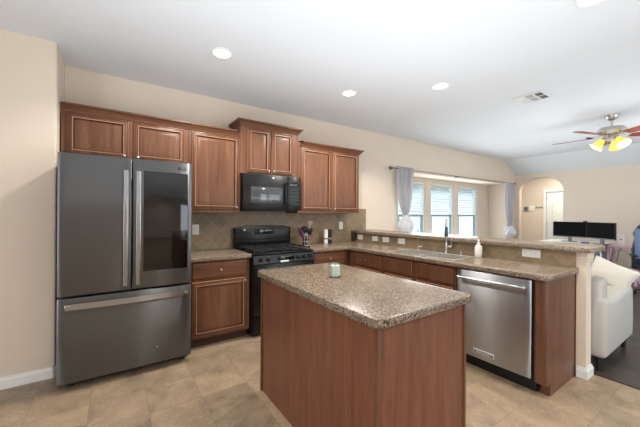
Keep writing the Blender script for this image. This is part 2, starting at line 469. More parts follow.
# hall door
mb = MB(); mb.box(10.63, 10.67, -0.955, -0.145, 0.005, 2.035); d1 = struct('door_1', mb, M['door_white'])
mb = MB()
for a, b in ((-0.08, -0.145), (-0.955, -1.02)): mb.box(10.58, 10.605, b, a, 0, 2.035)
mb.box(10.58, 10.605, -1.02, -0.08, 2.035, 2.10); obj('door_casing', mb, M['white'], d1)
mb = MB(); mb.box(10.615, 10.632, -0.83, -0.30, 0.25, 1.88, 0.004); obj('door_glass', mb, plain('frosted_glass', (222, 228, 214), 0.25, var=0.12, scale=26), d1)
mb = MB()
for zz in (0.3, 1.1, 1.85): mb.box(10.60, 10.63, -0.165, -0.15, zz-0.05, zz+0.05)
obj('hinge', mb, M['nickel'], d1)
mb = MB().sph((10.59, -0.89, 0.95), 0.028).cyl((10.6, -0.89, 0.95), (10.63, -0.89, 0.95), 0.012); obj('door_knob', mb, M['nickel'], d1)

# half wall carrying the bar, its tiled side and end post
mb = MB(); mb.box(3.235, 3.365, -2.93, 0, 0, 1.05); 
struct('wall_bar', mb, M['wall'])
mb = MB(); mb.box(3.220, 3.380, -2.946, -2.888, 0.985, 1.05, 0.006); mb.box(3.227, 3.372, -2.939, -2.888, 0.965, 0.985, 0.004)
struct('trim_post', mb, M['wall'])
prof = [(0, 0), (0.016, 0), (0.016, 0.065), (0.010, 0.075), (0.008, 0.09), (0, 0.09)]
def sweep(path, prof, z=0, closed=False, side=1):
    """profile (out, up) swept along a plan polyline with mitred corners; out is to the right of travel (side=1)"""
    mb = MB(); bm = mb.bm; P = [Vector((*p, 0)) for p in path]; rings = []
    for i, p in enumerate(P):
        ns = []
        for a, b in (((i-1), i), (i, i+1)):
            if 0 <= a and b < len(P):
                d = (P[b]-P[a]).normalized(); ns.append(Vector((d.y, -d.x, 0))*side)
        if len(ns) == 2:
            n = (ns[0]+ns[1]); n = n/(n.length_squared)*2 if n.length > 1e-6 else ns[0]
        else: n = ns[0]
        rings.append([bm.verts.new(p+n*o+Vector((0, 0, z+h))) for o, h in prof])
    m = len(prof)
    for a, b in zip(rings, rings[1:]):
        for k in range(m): bm.faces.new((a[k], a[(k+1) % m], b[(k+1) % m], b[k]))
    bm.faces.new(rings[0][::-1]); bm.faces.new(rings[-1])
    return mb
struct('baseboard_post', sweep([(3.235, -2.872), (3.235, -2.93), (3.365, -2.93), (3.365, -1.5), (3.365, -0.01)], prof, side=1), M['white'])
struct('baseboard_left', sweep([(-2.77, -0.47), (-0.405, -0.47), (-0.385, -0.45), (-0.385, -0.02)], prof, side=1), M['white'])
struct('baseboard_far', sweep([(XF, -1.06), (XF, -6.4)], prof, side=1), M['white'])
mb = MB(); mb.box(3.385, 3.405, -6.5, -2.93, 0, 0.006, 0.002); struct('trim_threshold', mb, M['toe'])
# backsplash tile on back wall
mb = MB(); mb.box(0.60, 3.06, -0.012, 0, 0.914, 1.372); mb.box(3.06, 3.49, -0.012, 0, 1.0, 1.432)
mb.box(3.06, 3.235, -0.012, 0, 0.914, 1.0); mb.box(1.24, 2.0, -0.012, 0, 0.80, 0.914)
struct('wall_backsplash', mb, M['tile'])
mb = MB(); mb.box(3.222, 3.235, -2.862, -0.012, 0.914, 1.05); struct('wall_bar_tile', mb, M['tile'])
mb = MB(); mb.box(3.17, 3.222, -0.085, -0.012, 0.916, 1.046, 0.003); tag(obj('corner_tile', mb, M['darktile']), 'dark upright accent tile where the bar backsplash meets the back wall', 'tile')
# bay sill trim
mb = MB(); mb.box(4.25, 8.45, -0.02, 0.44, 0.58, 0.60, 0.004); struct('trim_1', mb, M['white'])

# windows
for i, (a, b) in enumerate(WX):
    mb = MB(); f = 0.045; y0, y1 = 0.475, 0.545
    mb.box(a, a+f, y0, y1, WZ0, WZ1); mb.box(b-f, b, y0, y1, WZ0, WZ1)
    mb.box(a+f, b-f, y0, y1, WZ0, WZ0+f); mb.box(a+f, b-f, y0, y1, WZ1-f, WZ1)
    wi = struct('window_%d' % (i+1), mb, M['white'])
    mb = MB(); mb.box(a+f, b-f, 0.485, 0.53, 1.295, 1.335); obj('meeting_rail', mb, M['sash'], wi)
    s = 0.05; mb = MB()
    mb.box(a+f, a+f+s, 0.487, 0.515, WZ0+f, 1.295); mb.box(b-f-s, b-f, 0.487, 0.515, WZ0+f, 1.295); mb.box(a+f+s, b-f-s, 0.487, 0.515, WZ0+f, WZ0+f+s)
    obj('lower_sash', mb, M['sash'], wi)
    mb = MB(); mb.box(a+f, b-f, 0.500, 0.504, WZ0+f, 1.30); obj('pane', mb, M['glass'], wi)
    mb = MB(); mb.box(a+f, b-f, 0.522, 0.526, 1.33, WZ1-f); obj('pane', mb, M['glass'], wi)

# ================================================================ CABINETS
def door_panel(w, h, t=0.02, frame=0.047, flat=False):
    """raised panel door: local x 0..w, z 0..h, back at y=0, front at y=-t; material slots 0 wood, 1 glaze, 2 painted edge highlight"""
    mb = MB(); bm = mb.bm
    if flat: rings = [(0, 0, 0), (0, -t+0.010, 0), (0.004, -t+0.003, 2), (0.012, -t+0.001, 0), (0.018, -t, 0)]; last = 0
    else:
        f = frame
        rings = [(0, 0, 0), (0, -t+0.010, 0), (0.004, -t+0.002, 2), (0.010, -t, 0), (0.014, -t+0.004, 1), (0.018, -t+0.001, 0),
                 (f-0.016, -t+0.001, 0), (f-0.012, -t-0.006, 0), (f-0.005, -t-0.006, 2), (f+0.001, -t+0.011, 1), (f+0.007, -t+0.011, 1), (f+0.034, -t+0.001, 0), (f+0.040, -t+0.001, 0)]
    R = []
    for i, y, m_ in rings:
        i = min(i, min(w, h)/2-0.003)
        R.append([bm.verts.new(p) for p in ((i, y, i), (w-i, y, i), (w-i, y, h-i), (i, y, h-i))])
    for q, (a, b) in enumerate(zip(R, R[1:])):
        for k in range(4):
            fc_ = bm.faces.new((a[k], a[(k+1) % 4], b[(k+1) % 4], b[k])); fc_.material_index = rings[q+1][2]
    bm.faces.new(R[0][::-1]); bm.faces.new(R[-1])
    return mb
def place(mb, origin, face):
    """face 'y' looks to -Y; 'x' looks to -X (local x runs to -Y)"""
    Rm = Matrix.Identity(4) if face == 'y' else Matrix.Rotation(-PI/2, 4, 'Z')
    mb.bm.transform(Matrix.Translation(origin) @ Rm); return mb
def knob_at(p, parent, face):
    d = Vector((0, -1, 0)) if face == 'y' else Vector((-1, 0, 0))
    R = d.to_track_quat('Z', 'Y').to_matrix()
    mb = MB(); mb.lathe(p, [(0.005, 0), (0.004, 0.009), (0.009, 0.012), (0.012, 0.017), (0.011, 0.022), (0.006, 0.025), (0.0001, 0.026)], 14, M=R)
    return obj('knob', mb, M['nickel'], parent)
def add_door(root, face, a0, a1, z0, z1, plane, knob=None, kind='door', flat=False, frame=0.047):
    """a0..a1 along x (face y) or distance toward -y (face x); plane = carcass front"""
    origin = (a0, plane, z0) if face == 'y' else (plane, -a0, z0)
    mb = place(door_panel(a1-a0, z1-z0, 0.02, frame, flat), origin, face)
    d = obj(kind, mb, M['wood'] if kind == 'door' else M['wood' if face == 'x' else 'woodx'], root)
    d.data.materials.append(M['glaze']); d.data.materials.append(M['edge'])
    if knob:
        ka, kz = knob
        p = (ka, plane-0.021, kz) if face == 'y' else (plane-0.021, -ka, kz)
        knob_at(p, d, face)
    return d
CROWN = [(0, 0), (0.010, 0), (0.014, 0.012), (0.020, 0.016), (0.032, 0.036), (0.050, 0.048), (0.056, 0.050), (0.056, 0.064), (0, 0.064)]

# over-fridge cabinet
cab = thing('upper_cabinet', 'short two-door wooden wall cabinet above the refrigerator', 'cabinet', (0.14, -0.16, 1.845))
mb = MB(); mb.box(-0.375, 0.655, -0.32, -0.002, 1.845, 2.24); obj('body', mb, M['wood'], cab)
add_door(cab, 'y', -0.335, 0.118, 1.862, 2.225, -0.32, (0.085, 1.885))
add_door(cab, 'y', 0.160, 0.615, 1.862, 2.225, -0.32, (0.195, 1.885))
cr = sweep([(-0.375, -0.32), (0.656, -0.32)], CROWN, 2.235, side=1); obj('crown_molding', cr, M['woodx'], cab)
# single cabinet
cab = thing('upper_cabinet', 'tall single-door wooden wall cabinet right of the refrigerator', 'cabinet', (0.93, -0.16, 1.372))
mb = MB(); mb.box(0.658, 1.218, -0.32, -0.002, 1.372, 2.24); obj('body', mb, M['wood'], cab)
add_door(cab, 'y', 0.685, 1.196, 1.392, 2.225, -0.32, (1.168, 1.418))
cr = sweep([(0.658, -0.32), (1.219, -0.32), (1.219, -0.328)], CROWN, 2.235, side=1); obj('crown_molding', cr, M['woodx'], cab)
mb = MB(); mb.box(0.658, 1.218, -0.325, -0.005, 1.358, 1.372, 0.003); obj('light_rail', mb, M['woodx'], cab)
# tall stepped-up cabinet over the microwave
cab = thing('upper_cabinet', 'raised two-door wooden wall cabinet above the black microwave', 'cabinet', (1.605, -0.19, 1.82))
mb = MB(); mb.box(1.220, 1.988, -0.318, -0.002, 1.822, 2.395); obj('body', mb, M['wood'], cab)
add_door(cab, 'y', 1.300, 1.588, 1.842, 2.36, -0.318, (1.565, 1.868))
add_door(cab, 'y', 1.612, 1.905, 1.842, 2.36, -0.318, (1.635, 1.868))
cr = sweep([(1.230, -0.004), (1.230, -0.318), (1.984, -0.318), (1.984, -0.004)], [(o, h*1.15) for o, h in CROWN], 2.372, side=1); obj('crown_molding', cr, M['woodx'], cab)
# right cabinet
cab = thing('upper_cabinet', 'two-door wooden wall cabinet right of the microwave', 'cabinet', (2.53, -0.16, 1.372))
mb = MB(); mb.box(1.990, 3.050, -0.32, -0.002, 1.372, 2.24); obj('body', mb, M['wood'], cab)
add_door(cab, 'y', 2.035, 2.520, 1.392, 2.225, -0.32, (2.49, 1.418))
add_door(cab, 'y', 2.548, 3.022, 1.392, 2.225, -0.32, (2.58, 1.418))
cr = sweep([(1.989, -0.328), (1.989, -0.32), (3.050, -0.32), (3.050, -0.004)], CROWN, 2.235, side=1); obj('crown_molding', cr, M['woodx'], cab)
mb = MB(); mb.box(1.990, 3.050, -0.325, -0.005, 1.358, 1.372, 0.003); obj('light_rail', mb, M['woodx'], cab)

# base cabinet left of range
cab = thing('base_cabinet', 'wooden base cabinet between refrigerator and range', 'cabinet', (0.93, -0.3, 0))
mb = MB(); mb.box(0.612, 1.228, -0.60, -0.014, 0.10, 0.873); obj('body', mb, M['wood'], cab)
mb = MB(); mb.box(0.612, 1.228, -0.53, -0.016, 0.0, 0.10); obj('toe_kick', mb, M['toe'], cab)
add_door(cab, 'y', 0.640, 1.190, 0.700, 0.850, -0.60, (0.915, 0.777), 'drawer', True)
add_door(cab, 'y', 0.640, 1.190, 0.125, 0.668, -0.60, (1.165, 0.640))
# base cabinet right of range (corner)
cab = thing('base_cabinet', 'wooden corner base cabinet right of the range', 'cabinet', (2.4, -0.3, 0))
mb = MB(); mb.box(2.030, 3.220, -0.60, -0.014, 0.10, 0.873); obj('body', mb, M['wood'], cab)
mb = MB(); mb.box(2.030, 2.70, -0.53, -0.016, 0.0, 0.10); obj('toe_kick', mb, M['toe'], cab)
add_door(cab, 'y', 2.060, 2.540, 0.700, 0.850, -0.60, (2.30, 0.777), 'drawer', True)
add_door(cab, 'y', 2.060, 2.540, 0.125, 0.668, -0.60, (2.09, 0.640))
# peninsula drawer cabinet
cab = thing('base_cabinet', 'wooden drawer base cabinet on the peninsula next to the inside corner', 'cabinet', (2.9, -0.93, 0))
mb = MB(); mb.box(2.630, 3.220, -1.228, -0.625, 0.10, 0.873); obj('body', mb, M['wood'], cab)
mb = MB(); mb.box(2.705, 3.220, -1.228, -0.625, 0.0, 0.10); obj('toe_kick', mb, M['toe'], cab)
add_door(cab, 'x', 0.735, 1.195, 0.700, 0.850, 2.63, (0.965, 0.777), 'drawer', True)
add_door(cab, 'x', 0.735, 1.195, 0.125, 0.668, 2.63, (1.165, 0.640))
# sink cabinet: floor of the basin space kept open
cab = thing('base_cabinet', 'wooden sink base cabinet with two false drawer fronts', 'cabinet', (2.9, -1.69, 0))
mb = MB(); mb.box(2.630, 2.65, -2.15, -1.23, 0.10, 0.873); mb.box(2.65, 3.22, -1.25, -1.23, 0.10, 0.873); mb.box(2.65, 3.22, -2.15, -2.13, 0.10, 0.873); mb.box(2.65, 3.22, -2.13, -1.25, 0.10, 0.12)
obj('body', mb, M['wood'], cab)
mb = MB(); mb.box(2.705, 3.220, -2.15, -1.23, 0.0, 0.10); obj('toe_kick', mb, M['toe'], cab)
add_door(cab, 'x', 1.255, 1.655, 0.700, 0.850, 2.63, None, 'drawer_front', True)
add_door(cab, 'x', 1.710, 2.125, 0.700, 0.850, 2.63, None, 'drawer_front', True)
add_door(cab, 'x', 1.255, 1.655, 0.125, 0.668, 2.63, (1.625, 0.640))
add_door(cab, 'x', 1.710, 2.125, 0.125, 0.668, 2.63, (1.74, 0.640))
# end panel of the peninsula
cab = thing('end_panel', 'plain wooden end panel closing the peninsula beside the dishwasher', 'cabinet panel', (2.9, -2.82, 0))
mb = MB(); mb.box(2.615, 2.635, -2.865, -2.795, 0.10, 0.873, 0.002); obj('stile', mb, M['wood'], cab)
mb = MB(); mb.box(2.635, 3.219, -2.865, -2.78, 0.10, 0.873); mb.box(2.70, 3.219, -2.862, -2.80, 0.0, 0.10); obj('side_panel', mb, M['wood'], cab)
mb = MB(); mb.box(3.205, 3.219, -2.869, -2.865, 0.0, 0.873); obj('edge_molding', mb, M['toe'], cab)

# ================================================================ COUNTERTOPS
mb = MB(); mb.slab([0.606, 1.236], [-0.645, -0.013], lambda i, j: True, 0.874, 0.914, 0.005)
tag(obj('countertop', mb, M['granite']), 'short speckled brown countertop between refrigerator and range', 'countertop')
SX = (2.70, 3.055); SY = (-2.075, -1.265)
mb = MB(); mb.slab([2.026, 2.585, SX[0], SX[1], 3.221], [-2.885, SY[0], SY[1], -0.645, -0.013],
    lambda i, j: (i > 0 or j == 3) and not (i == 2 and j == 1), 0.874, 0.914, 0.005, chamfer=[(2.585, -2.885), (2.585, -0.645)], chr=0.03)
tag(obj('countertop', mb, M['granite']), 'long L-shaped speckled countertop running from range along the sink peninsula', 'countertop')
mb = MB(); mb.slab([3.165, 3.62], [-2.985, -0.014], lambda i, j: True, 1.05, 1.09, 0.005, chamfer=[(3.165, -2.985), (3.62, -2.985)], chr=0.09)
tag(obj('bar_top', mb, M['granite']), 'raised speckled bar ledge on the half wall behind the sink', 'countertop')
# island
isl = thing('kitchen_island', 'reddish brown wood-panelled kitchen island base in the foreground', 'kitchen island', (1.29, -2.2, 0))
IX0, IX1, IY0, IY1 = 0.945, 1.622, -2.815, -1.580
mb = MB(); mb.box(IX0+0.004, IX1-0.004, IY0+0.004, IY1, 0, 0.869); obj('body', mb, M['panel'], isl)
mb = MB(); mb.box(IX0-0.006, IX0+0.018, IY0-0.006, IY0+0.018, 0, 0.869, 0.003); obj('corner_trim', mb, M['wood'], isl)
mb = MB(); mb.box(IX0-0.006, IX0+0.012, IY1-0.014, IY1+0.006, 0, 0.869, 0.003); obj('corner_trim', mb, M['wood'], isl)
mb = MB(); mb.box(IX1-0.014, IX1+0.004, IY0-0.006, IY0+0.012, 0, 0.869, 0.003); obj('corner_trim', mb, M['wood'], isl)
mb = MB(); mb.slab([0.908, 1.655], [-2.85, -1.545], lambda i, j: True, 0.872, 0.914, 0.006, chamfer=[(x, y) for x in (0.908, 1.655) for y in (-2.85, -1.545)], chr=0.04)
tag(obj('island_countertop', mb, M['granite']), 'speckled brown countertop with clipped corners on the island', 'countertop')

# ================================================================ REFRIGERATOR
fr = thing('refrigerator', 'dark stainless french-door refrigerator in the alcove beside the left wall', 'refrigerator', (0.13, -0.42, 0))
mb = MB(); mb.box(-0.335, 0.586, -0.745, -0.03, 0.03, 1.775, 0.004); obj('body', mb, M['fridgeside'], fr)
mb = MB(); mb.box(-0.30, 0.57, -0.73, -0.70, 0.02, 0.07); 
obj('bottom_grille', mb, M['blackmat'], fr)
for xx in (-0.27, 0.54):
    for yy in (-0.70, -0.10):
        mb = MB(); mb.cyl((xx, yy, 0), (xx, yy, 0.035), 0.022); obj('foot', mb, M['blackmat'], fr)
def bowed(x0, x1, z0, z1, yf, yb, bow=0.006, bev=0.006):
    mb = MB(); bm = mb.bm; n = 12
    pts = [(x0+(x1-x0)*k/n, yf-bow*(1-((2*k/n)-1)**2)) for k in range(n+1)]
    poly = [(x1, yb)] + [(x0, yb)] + pts
    mb.prism(poly, 'Z', z0, z1)
    bmesh.ops.recalc_face_normals(bm, faces=bm.faces)
    es = [e for e in bm.edges if e.calc_face_angle(0) > 0.9]
    bmesh.ops.bevel(bm, geom=es, offset=bev, segments=2, profile=0.5, affect='EDGES')
    return mb
dl = obj('door', bowed(-0.340, 0.1265, 0.722, 1.80, -0.815, -0.748), M['fridge'], fr)
dr = obj('door', bowed(0.1335, 0.590, 0.722, 1.80, -0.815, -0.748), M['fridge'], fr)
dz = obj('freezer_drawer', bowed(-0.340, 0.590, 0.068, 0.706, -0.815, -0.748, 0.008), M['fridge'], fr)
def vhandle(x, parent):
    mb = MB(); mb.box(x-0.017, x+0.017, -0.880, -0.862, 0.765, 1.695, 0.006)
    for z in (0.80, 1.66): mb.box(x-0.012, x+0.012, -0.866, -0.818, z-0.025, z+0.025, 0.004)
    obj('handle', mb, M['handle'], parent)
vhandle(0.085, dl); vhandle(0.172, dr)
mb = MB(); bm = mb.bm
pts = [(-0.29+0.85*k/16, -0.865-0.02*(1-((k/8)-1)**2)) for k in range(17)]
mb.prism(pts+[(x, y+0.018) for x, y in pts[::-1]], 'Z', 0.628, 0.672)
for x in (-0.27, 0.54): mb.box(x-0.02, x+0.02, -0.868, -0.815, 0.637, 0.666, 0.004)
obj('handle', mb, M['handle'], dz)
mb = MB(); mb.box(0.212, 0.556, -0.8235, -0.815, 0.862, 1.705, 0.003); gp = obj('glass_panel', mb, M['blackglass'], dr)
for a, b in ((-0.32, -0.25), (0.10, 0.16), (0.515, 0.585)):
    mb = MB(); mb.box(a, b, -0.79, -0.70, 1.776 if b-a > 0.065 else 1.776, 1.812 if b-a > 0.065 else 1.79, 0.004); obj('hinge_cover', mb, M['blackmat'], fr)
# round badge and letters at the top right of the door
mb = MB(); mb.cyl((0.485, -0.8175, 1.748), (0.485, -0.8215, 1.748), 0.014, n=24); bd = obj('logo', mb, M['letter'], dr)
text('LG', 0.032, 0.0008, M['letter'], 'logo', dr, (0.527, -0.8195, 1.748), (1, 0, 0), (0, 0, 1))
mb = MB().cyl((0.32, -0.822, 0.205), (0.32, -0.8275, 0.205), 0.006); obj('lock_cap', mb, M['nickel'], dz)

# ================================================================ RANGE
rg = thing('gas_range', 'black freestanding gas range with cast iron grates under the microwave', 'stove', (1.63, -0.34, 0))
RX0, RX1 = 1.242, 2.018
mb = MB(); mb.box(RX0, RX1, -0.635, -0.02, 0.02, 0.895, 0.004); obj('body', mb, M['black'], rg)
mb = MB(); mb.box(RX0-0.001, RX1+0.001, -0.660, -0.06, 0.895, 0.915, 0.006); obj('cooktop', mb, M['black'], rg)
mb = MB(); mb.prism([(-0.64, 0.895), (-0.675, 0.89), (-0.690, 0.80), (-0.64, 0.80)], 'X', RX0, RX1); cp = obj('control_panel', mb, M['black'], rg)
mb = MB(); mb.box(1.53, 1.74, -0.6895, -0.682, 0.825, 0.87, 0.002); obj('panel_glass', mb, M['ovwin'], cp)
for x in (1.325, 1.415, 1.795, 1.875, 1.955):
    mb = MB(); R = Vector((0, -1, 0.15)).to_track_quat('Z', 'Y').to_matrix()
    mb.lathe((x, -0.682, 0.848), [(0.026, 0), (0.026, 0.006), (0.020, 0.010), (0.018, 0.030), (0.0001, 0.032)], 20, M=R)
    mb.rbox(Vector((x, -0.712, 0.852)), (0.008, 0.014, 0.036), Matrix.Identity(3), 0.002)
    obj('knob', mb, M['black'], cp)
mb = MB(); mb.box(RX0+0.008, RX1-0.008, -0.675, -0.637, 0.235, 0.79, 0.006); od = obj('oven_door', mb, M['black'], rg)
mb = MB(); mb.box(1.36, 1.90, -0.678, -0.674, 0.35, 0.66, 0.001); obj('door_window', mb, M['ovwin'], od)
mb = MB(); mb.cyl((1.29, -0.715, 0.745), (1.97, -0.715, 0.745), 0.013)
for x in (1.31, 1.95): mb.box(x-0.012, x+0.012, -0.715, -0.672, 0.733, 0.757, 0.003)
obj('handle', mb, M['black'], od)
mb = MB(); mb.box(1.560, 1.665, -0.692, -0.688, 0.802, 0.822, 0.001); obj('badge', mb, M['badge'], cp)
mb = MB(); mb.box(RX0+0.008, RX1-0.008, -0.668, -0.637, 0.055, 0.222, 0.006); obj('storage_drawer', mb, M['black'], rg)
mb = MB(); n = 16
poly = [(RX0, 0.915), (RX1, 0.915)]+[(RX1-(RX1-RX0)*k/n, 1.165+0.028*(1-abs(2*k/n-1)**3)) for k in range(n+1)]
mb.prism(poly, 'Y', -0.085, -0.016)
bmesh.ops.recalc_face_normals(mb.bm, faces=mb.bm.faces)
bmesh.ops.bevel(mb.bm, geom=[e for e in mb.bm.edges if e.calc_face_angle(0) > 1.0], offset=0.006, segments=2, profile=0.5, affect='EDGES')
bgd = obj('backguard', mb, M['black'], rg)
mb = MB(); mb.box(1.50, 1.76, -0.088, -0.084, 1.08, 1.15, 0.001); obj('clock_display', mb, M['ovwin'], bgd)
mb = MB(); mb.box(RX0+0.03, RX1-0.03, -0.097, -0.084, 0.985, 1.0, 0.003); obj('vent_trim', mb, M['black'], bgd)
mb = MB(); mb.cyl((1.36, -0.084, 1.14), (1.36, -0.088, 1.14), 0.012); obj('logo', mb, M['badge'], bgd)
for bx in (1.42, 1.83):
    for by in (-0.50, -0.22):
        mb = MB(); mb.lathe((bx, by, 0.915), [(0.055, 0), (0.052, 0.008), (0.036, 0.010), (0.036, 0.018), (0.030, 0.022), (0.0001, 0.022)], 20); obj('burner', mb, M['iron'], rg)
for gx0, gx1 in ((1.275, 1.62), (1.64, 1.985)):
    mb = MB(); z = 0.948; t = 0.007
    for x in (gx0, (gx0+gx1)/2, gx1): mb.box(x-t, x+t, -0.625, -0.105, z-0.012, z, 0.002)
    for y in (-0.625, -0.50, -0.365, -0.22, -0.105): mb.box(gx0, gx1, y-t, y+t, z-0.012, z, 0.002)
    for x in (gx0, gx1):
        for y in (-0.625, -0.365, -0.105): mb.box(x-t, x+t, y-t, y+t, 0.915, z)
    obj('grate', mb, M['iron'], rg)

# ================================================================ MICROWAVE
mw = thing('microwave', 'black over-the-range microwave hanging above the gas range', 'microwave', (1.6, -0.2, 1.385))
mb = MB(); mb.box(1.222, 1.985, -0.375, -0.016, 1.388, 1.818, 0.003); obj('body', mb, M['black'], mw)
mb = MB(); mb.box(1.224, 1.80, -0.405, -0.377, 1.392, 1.814, 0.006); md = obj('door', mb, M['black'], mw)
mb = MB(); mb.box(1.315, 1.725, -0.4075, -0.404, 1.475, 1.665, 0.002); obj('door_window', mb, M['mwglass'], md)
mb = MB(); mb.cyl((1.782, -0.440, 1.46), (1.782, -0.440, 1.74), 0.011)
for z in (1.475, 1.725): mb.cyl((1.782, -0.440, z), (1.782, -0.402, z), 0.008)
obj('handle', mb, M['black'], md)
mb = MB(); mb.box(1.803, 1.983, -0.405, -0.377, 1.392, 1.814, 0.006); cp = obj('control_panel', mb, M['black'], mw)
mb = MB(); mb.box(1.825, 1.965, -0.4065, -0.404, 1.70, 1.745, 0.001); obj('display', mb, M['ovwin'], cp)
for r in range(5):
    for c_ in range(3):
        mb = MB(); x = 1.830+c_*0.048; z = 1.45+r*0.045
        mb.box(x, x+0.038, -0.4062, -0.404, z, z+0.030, 0.001); obj('button', mb, M['blackmat'], cp)
mb = MB().cyl((1.60, -0.404, 1.780), (1.60, -0.4075, 1.780), 0.011, n=20); obj('logo', mb, M['badge'], md)
mb = MB(); mb.box(1.24, 1.96, -0.36, -0.06, 1.376, 1.388); obj('vent_grille', mb, M['blackmat'], mw)

# ================================================================ DISHWASHER
dw = thing('dishwasher', 'stainless steel dishwasher built into the peninsula', 'dishwasher', (2.9, -2.47, 0))
mb = MB(); mb.box(2.645, 3.20, -2.775, -2.165, 0.10, 0.868); obj('tub', mb, M['blackmat'], dw)
mb = MB(); bm = mb.bm; n = 12
pts = [(-2.770+0.60*k/n, 2.605-0.006*(1-((2*k/n)-1)**2)) for k in range(n+1)]
poly = [(y, x) for x, y in [(p[1], p[0]) for p in pts]]
# prism in Z with (x,y) poly
mb.prism([(x, y) for y, x in pts]+[(2.643, -2.170), (2.643, -2.770)], 'Z', 0.118, 0.862)
bmesh.ops.recalc_face_normals(bm, faces=bm.faces)
bmesh.ops.bevel(bm, geom=[e for e in bm.edges if e.calc_face_angle(0) > 0.9], offset=0.004, segments=2, profile=0.5, affect='EDGES')
dd = obj('door', mb, M['steel'], dw)
mb = MB(); mb.cyl((2.560, -2.735, 0.800), (2.560, -2.205, 0.800), 0.012)
for y in (-2.715, -2.225): mb.cyl((2.560, y, 0.800), (2.605, y, 0.800), 0.010)
for y in (-2.735, -2.205): mb.sph((2.560, y, 0.800), 0.014)
obj('handle', mb, M['steel'], dd)
mb = MB(); mb.box(2.5945, 2.600, -2.505, -2.335, 0.160, 0.196, 0.001); bdg = obj('badge', mb, M['badge'], dd)
mb = MB(); mb.box(2.5925, 2.5948, -2.499, -2.341, 0.165, 0.191); obj('badge_field', mb, M['grey'], dd)
text('KitchenAid', 0.026, 0.0006, M['badge'], 'badge_lettering', dd, (2.5920, -2.42, 0.178), (0, -1, 0), (0, 0, 1))
mb = MB(); mb.box(2.685, 2.70, -2.775, -2.165, 0.0, 0.10); obj('toe_kick', mb, M['blackmat'], dw)

# ================================================================ SINK
sk = thing('kitchen_sink', 'stainless double-bowl sink set in the peninsula countertop', 'sink', (2.88, -1.67, 0.914))
r0 = 0.018; mid = (SY[0]+SY[1])/2
mb = MB(); mb.slab([SX[0]-r0, SX[0]+0.012, SX[1]-0.012, SX[1]+r0+0.015], [SY[0]-r0, SY[0]+0.012, mid-0.015, mid+0.015, SY[1]-0.012, SY[1]+r0],
    lambda i, j: not (i == 1 and j in (1, 3)), 0.9145, 0.919, 0.0015); obj('rim', mb, M['sink'], sk)
for a, b in ((SY[0]+0.012, mid-0.015), (mid+0.015, SY[1]-0.012)):
    x0, x1 = SX[0]+0.012, SX[1]-0.012; t = 0.003; zb = 0.74; mb = MB()
    mb.box(x0-t, x0, a-t, b+t, zb, 0.916); mb.box(x1, x1+t, a-t, b+t, zb, 0.916); mb.box(x0, x1, a-t, a, zb, 0.916); mb.box(x0, x1, b, b+t, zb, 0.916)
    mb.box(x0-t, x1+t, a-t, b+t, zb-t, zb); bb = obj('bowl', mb, M['sink'], sk)
    mb = MB(); mb.lathe(((x0+x1)/2, (a+b)/2, zb), [(0.042, 0), (0.042, 0.003), (0.030, 0.003), (0.028, 0.001), (0.0001, 0.001)], 20); obj('drain', mb, M['chrome'], bb)
fc = thing('faucet', 'tall chrome gooseneck kitchen faucet behind the sink', 'faucet', (3.135, -1.72, 0.914))
base = Vector((3.135, -1.72, 0.914)); dr_ = Vector((-0.84, -0.54, 0)).normalized()
mb = MB(); mb.lathe(base, [(0.028, 0), (0.028, 0.008), (0.020, 0.014), (0.017, 0.12), (0.0001, 0.122)], 20); obj('base', mb, M['chrome'], fc)
pts = [base+Vector((0, 0, 0.10)), base+Vector((0, 0, 0.30))]
for k in range(1, 13):
    a = PI*k/12; pts.append(base+Vector((0, 0, 0.30))+dr_*(0.085*(1-math.cos(a)))+Vector((0, 0, 0.085*math.sin(a))))
mb = MB(); mb.tube(pts, 0.012, 12); obj('spout', mb, M['chrome'], fc)
e = pts[-1]; mb = MB(); mb.cyl(e+Vector((0, 0, 0.005)), e+Vector((0, 0, -0.045)), 0.015, 0.016); mb.cyl(e+Vector((0, 0, -0.045)), e+Vector((0, 0, -0.10)), 0.018, 0.023); obj('spray_head', mb, plain('dark_spray_head', (70, 78, 84), 0.3, 0.7), fc)
mb = MB(); h0 = base+Vector((0, 0, 0.075)); sd = Vector((0.54, -0.84, 0)).normalized()
mb.cyl(h0, h0+sd*0.055, 0.012); mb.cyl(h0+sd*0.05, h0+sd*0.055+Vector((0, 0, 0.10)), 0.006, 0.008); obj('lever', mb, M['chrome'], fc)
ft = thing('filter_tap', 'slim chrome drinking-water tap left of the tall faucet', 'faucet', (3.10, -1.36, 0.914))
base = Vector((3.10, -1.36, 0.914))
mb = MB(); mb.lathe(base, [(0.022, 0), (0.020, 0.010), (0.012, 0.014), (0.012, 0.05), (0.0001, 0.052)], 16); obj('base', mb, M['chrome'], ft)
pts = [base+Vector((0, 0, 0.04)), base+Vector((0, 0, 0.22))]+[base+Vector((0, 0, 0.22))+dr_*(0.03*(1-math.cos(PI*k/8)))+Vector((0, 0, 0.03*math.sin(PI*k/8))) for k in range(1, 8)]
mb = MB(); mb.tube(pts, 0.005, 10); obj('spout', mb, M['chrome'], ft)
mb = MB(); mb.cyl(base+Vector((0, 0, 0.045)), base+Vector((0, 0, 0.045))+sd*0.05, 0.006, 0.005); obj('lever', mb, M['chrome'], ft)
sd2 = thing('soap_dispenser', 'short chrome soap pump set in the sink deck right of the faucet', 'soap dispenser', (3.13, -1.90, 0.914))
base = Vector((3.13, -1.90, 0.914))
mb = MB(); mb.lathe(base, [(0.020, 0), (0.018, 0.01), (0.011, 0.014), (0.010, 0.05), (0.0001, 0.052)], 16); obj('base', mb, M['chrome'], sd2)
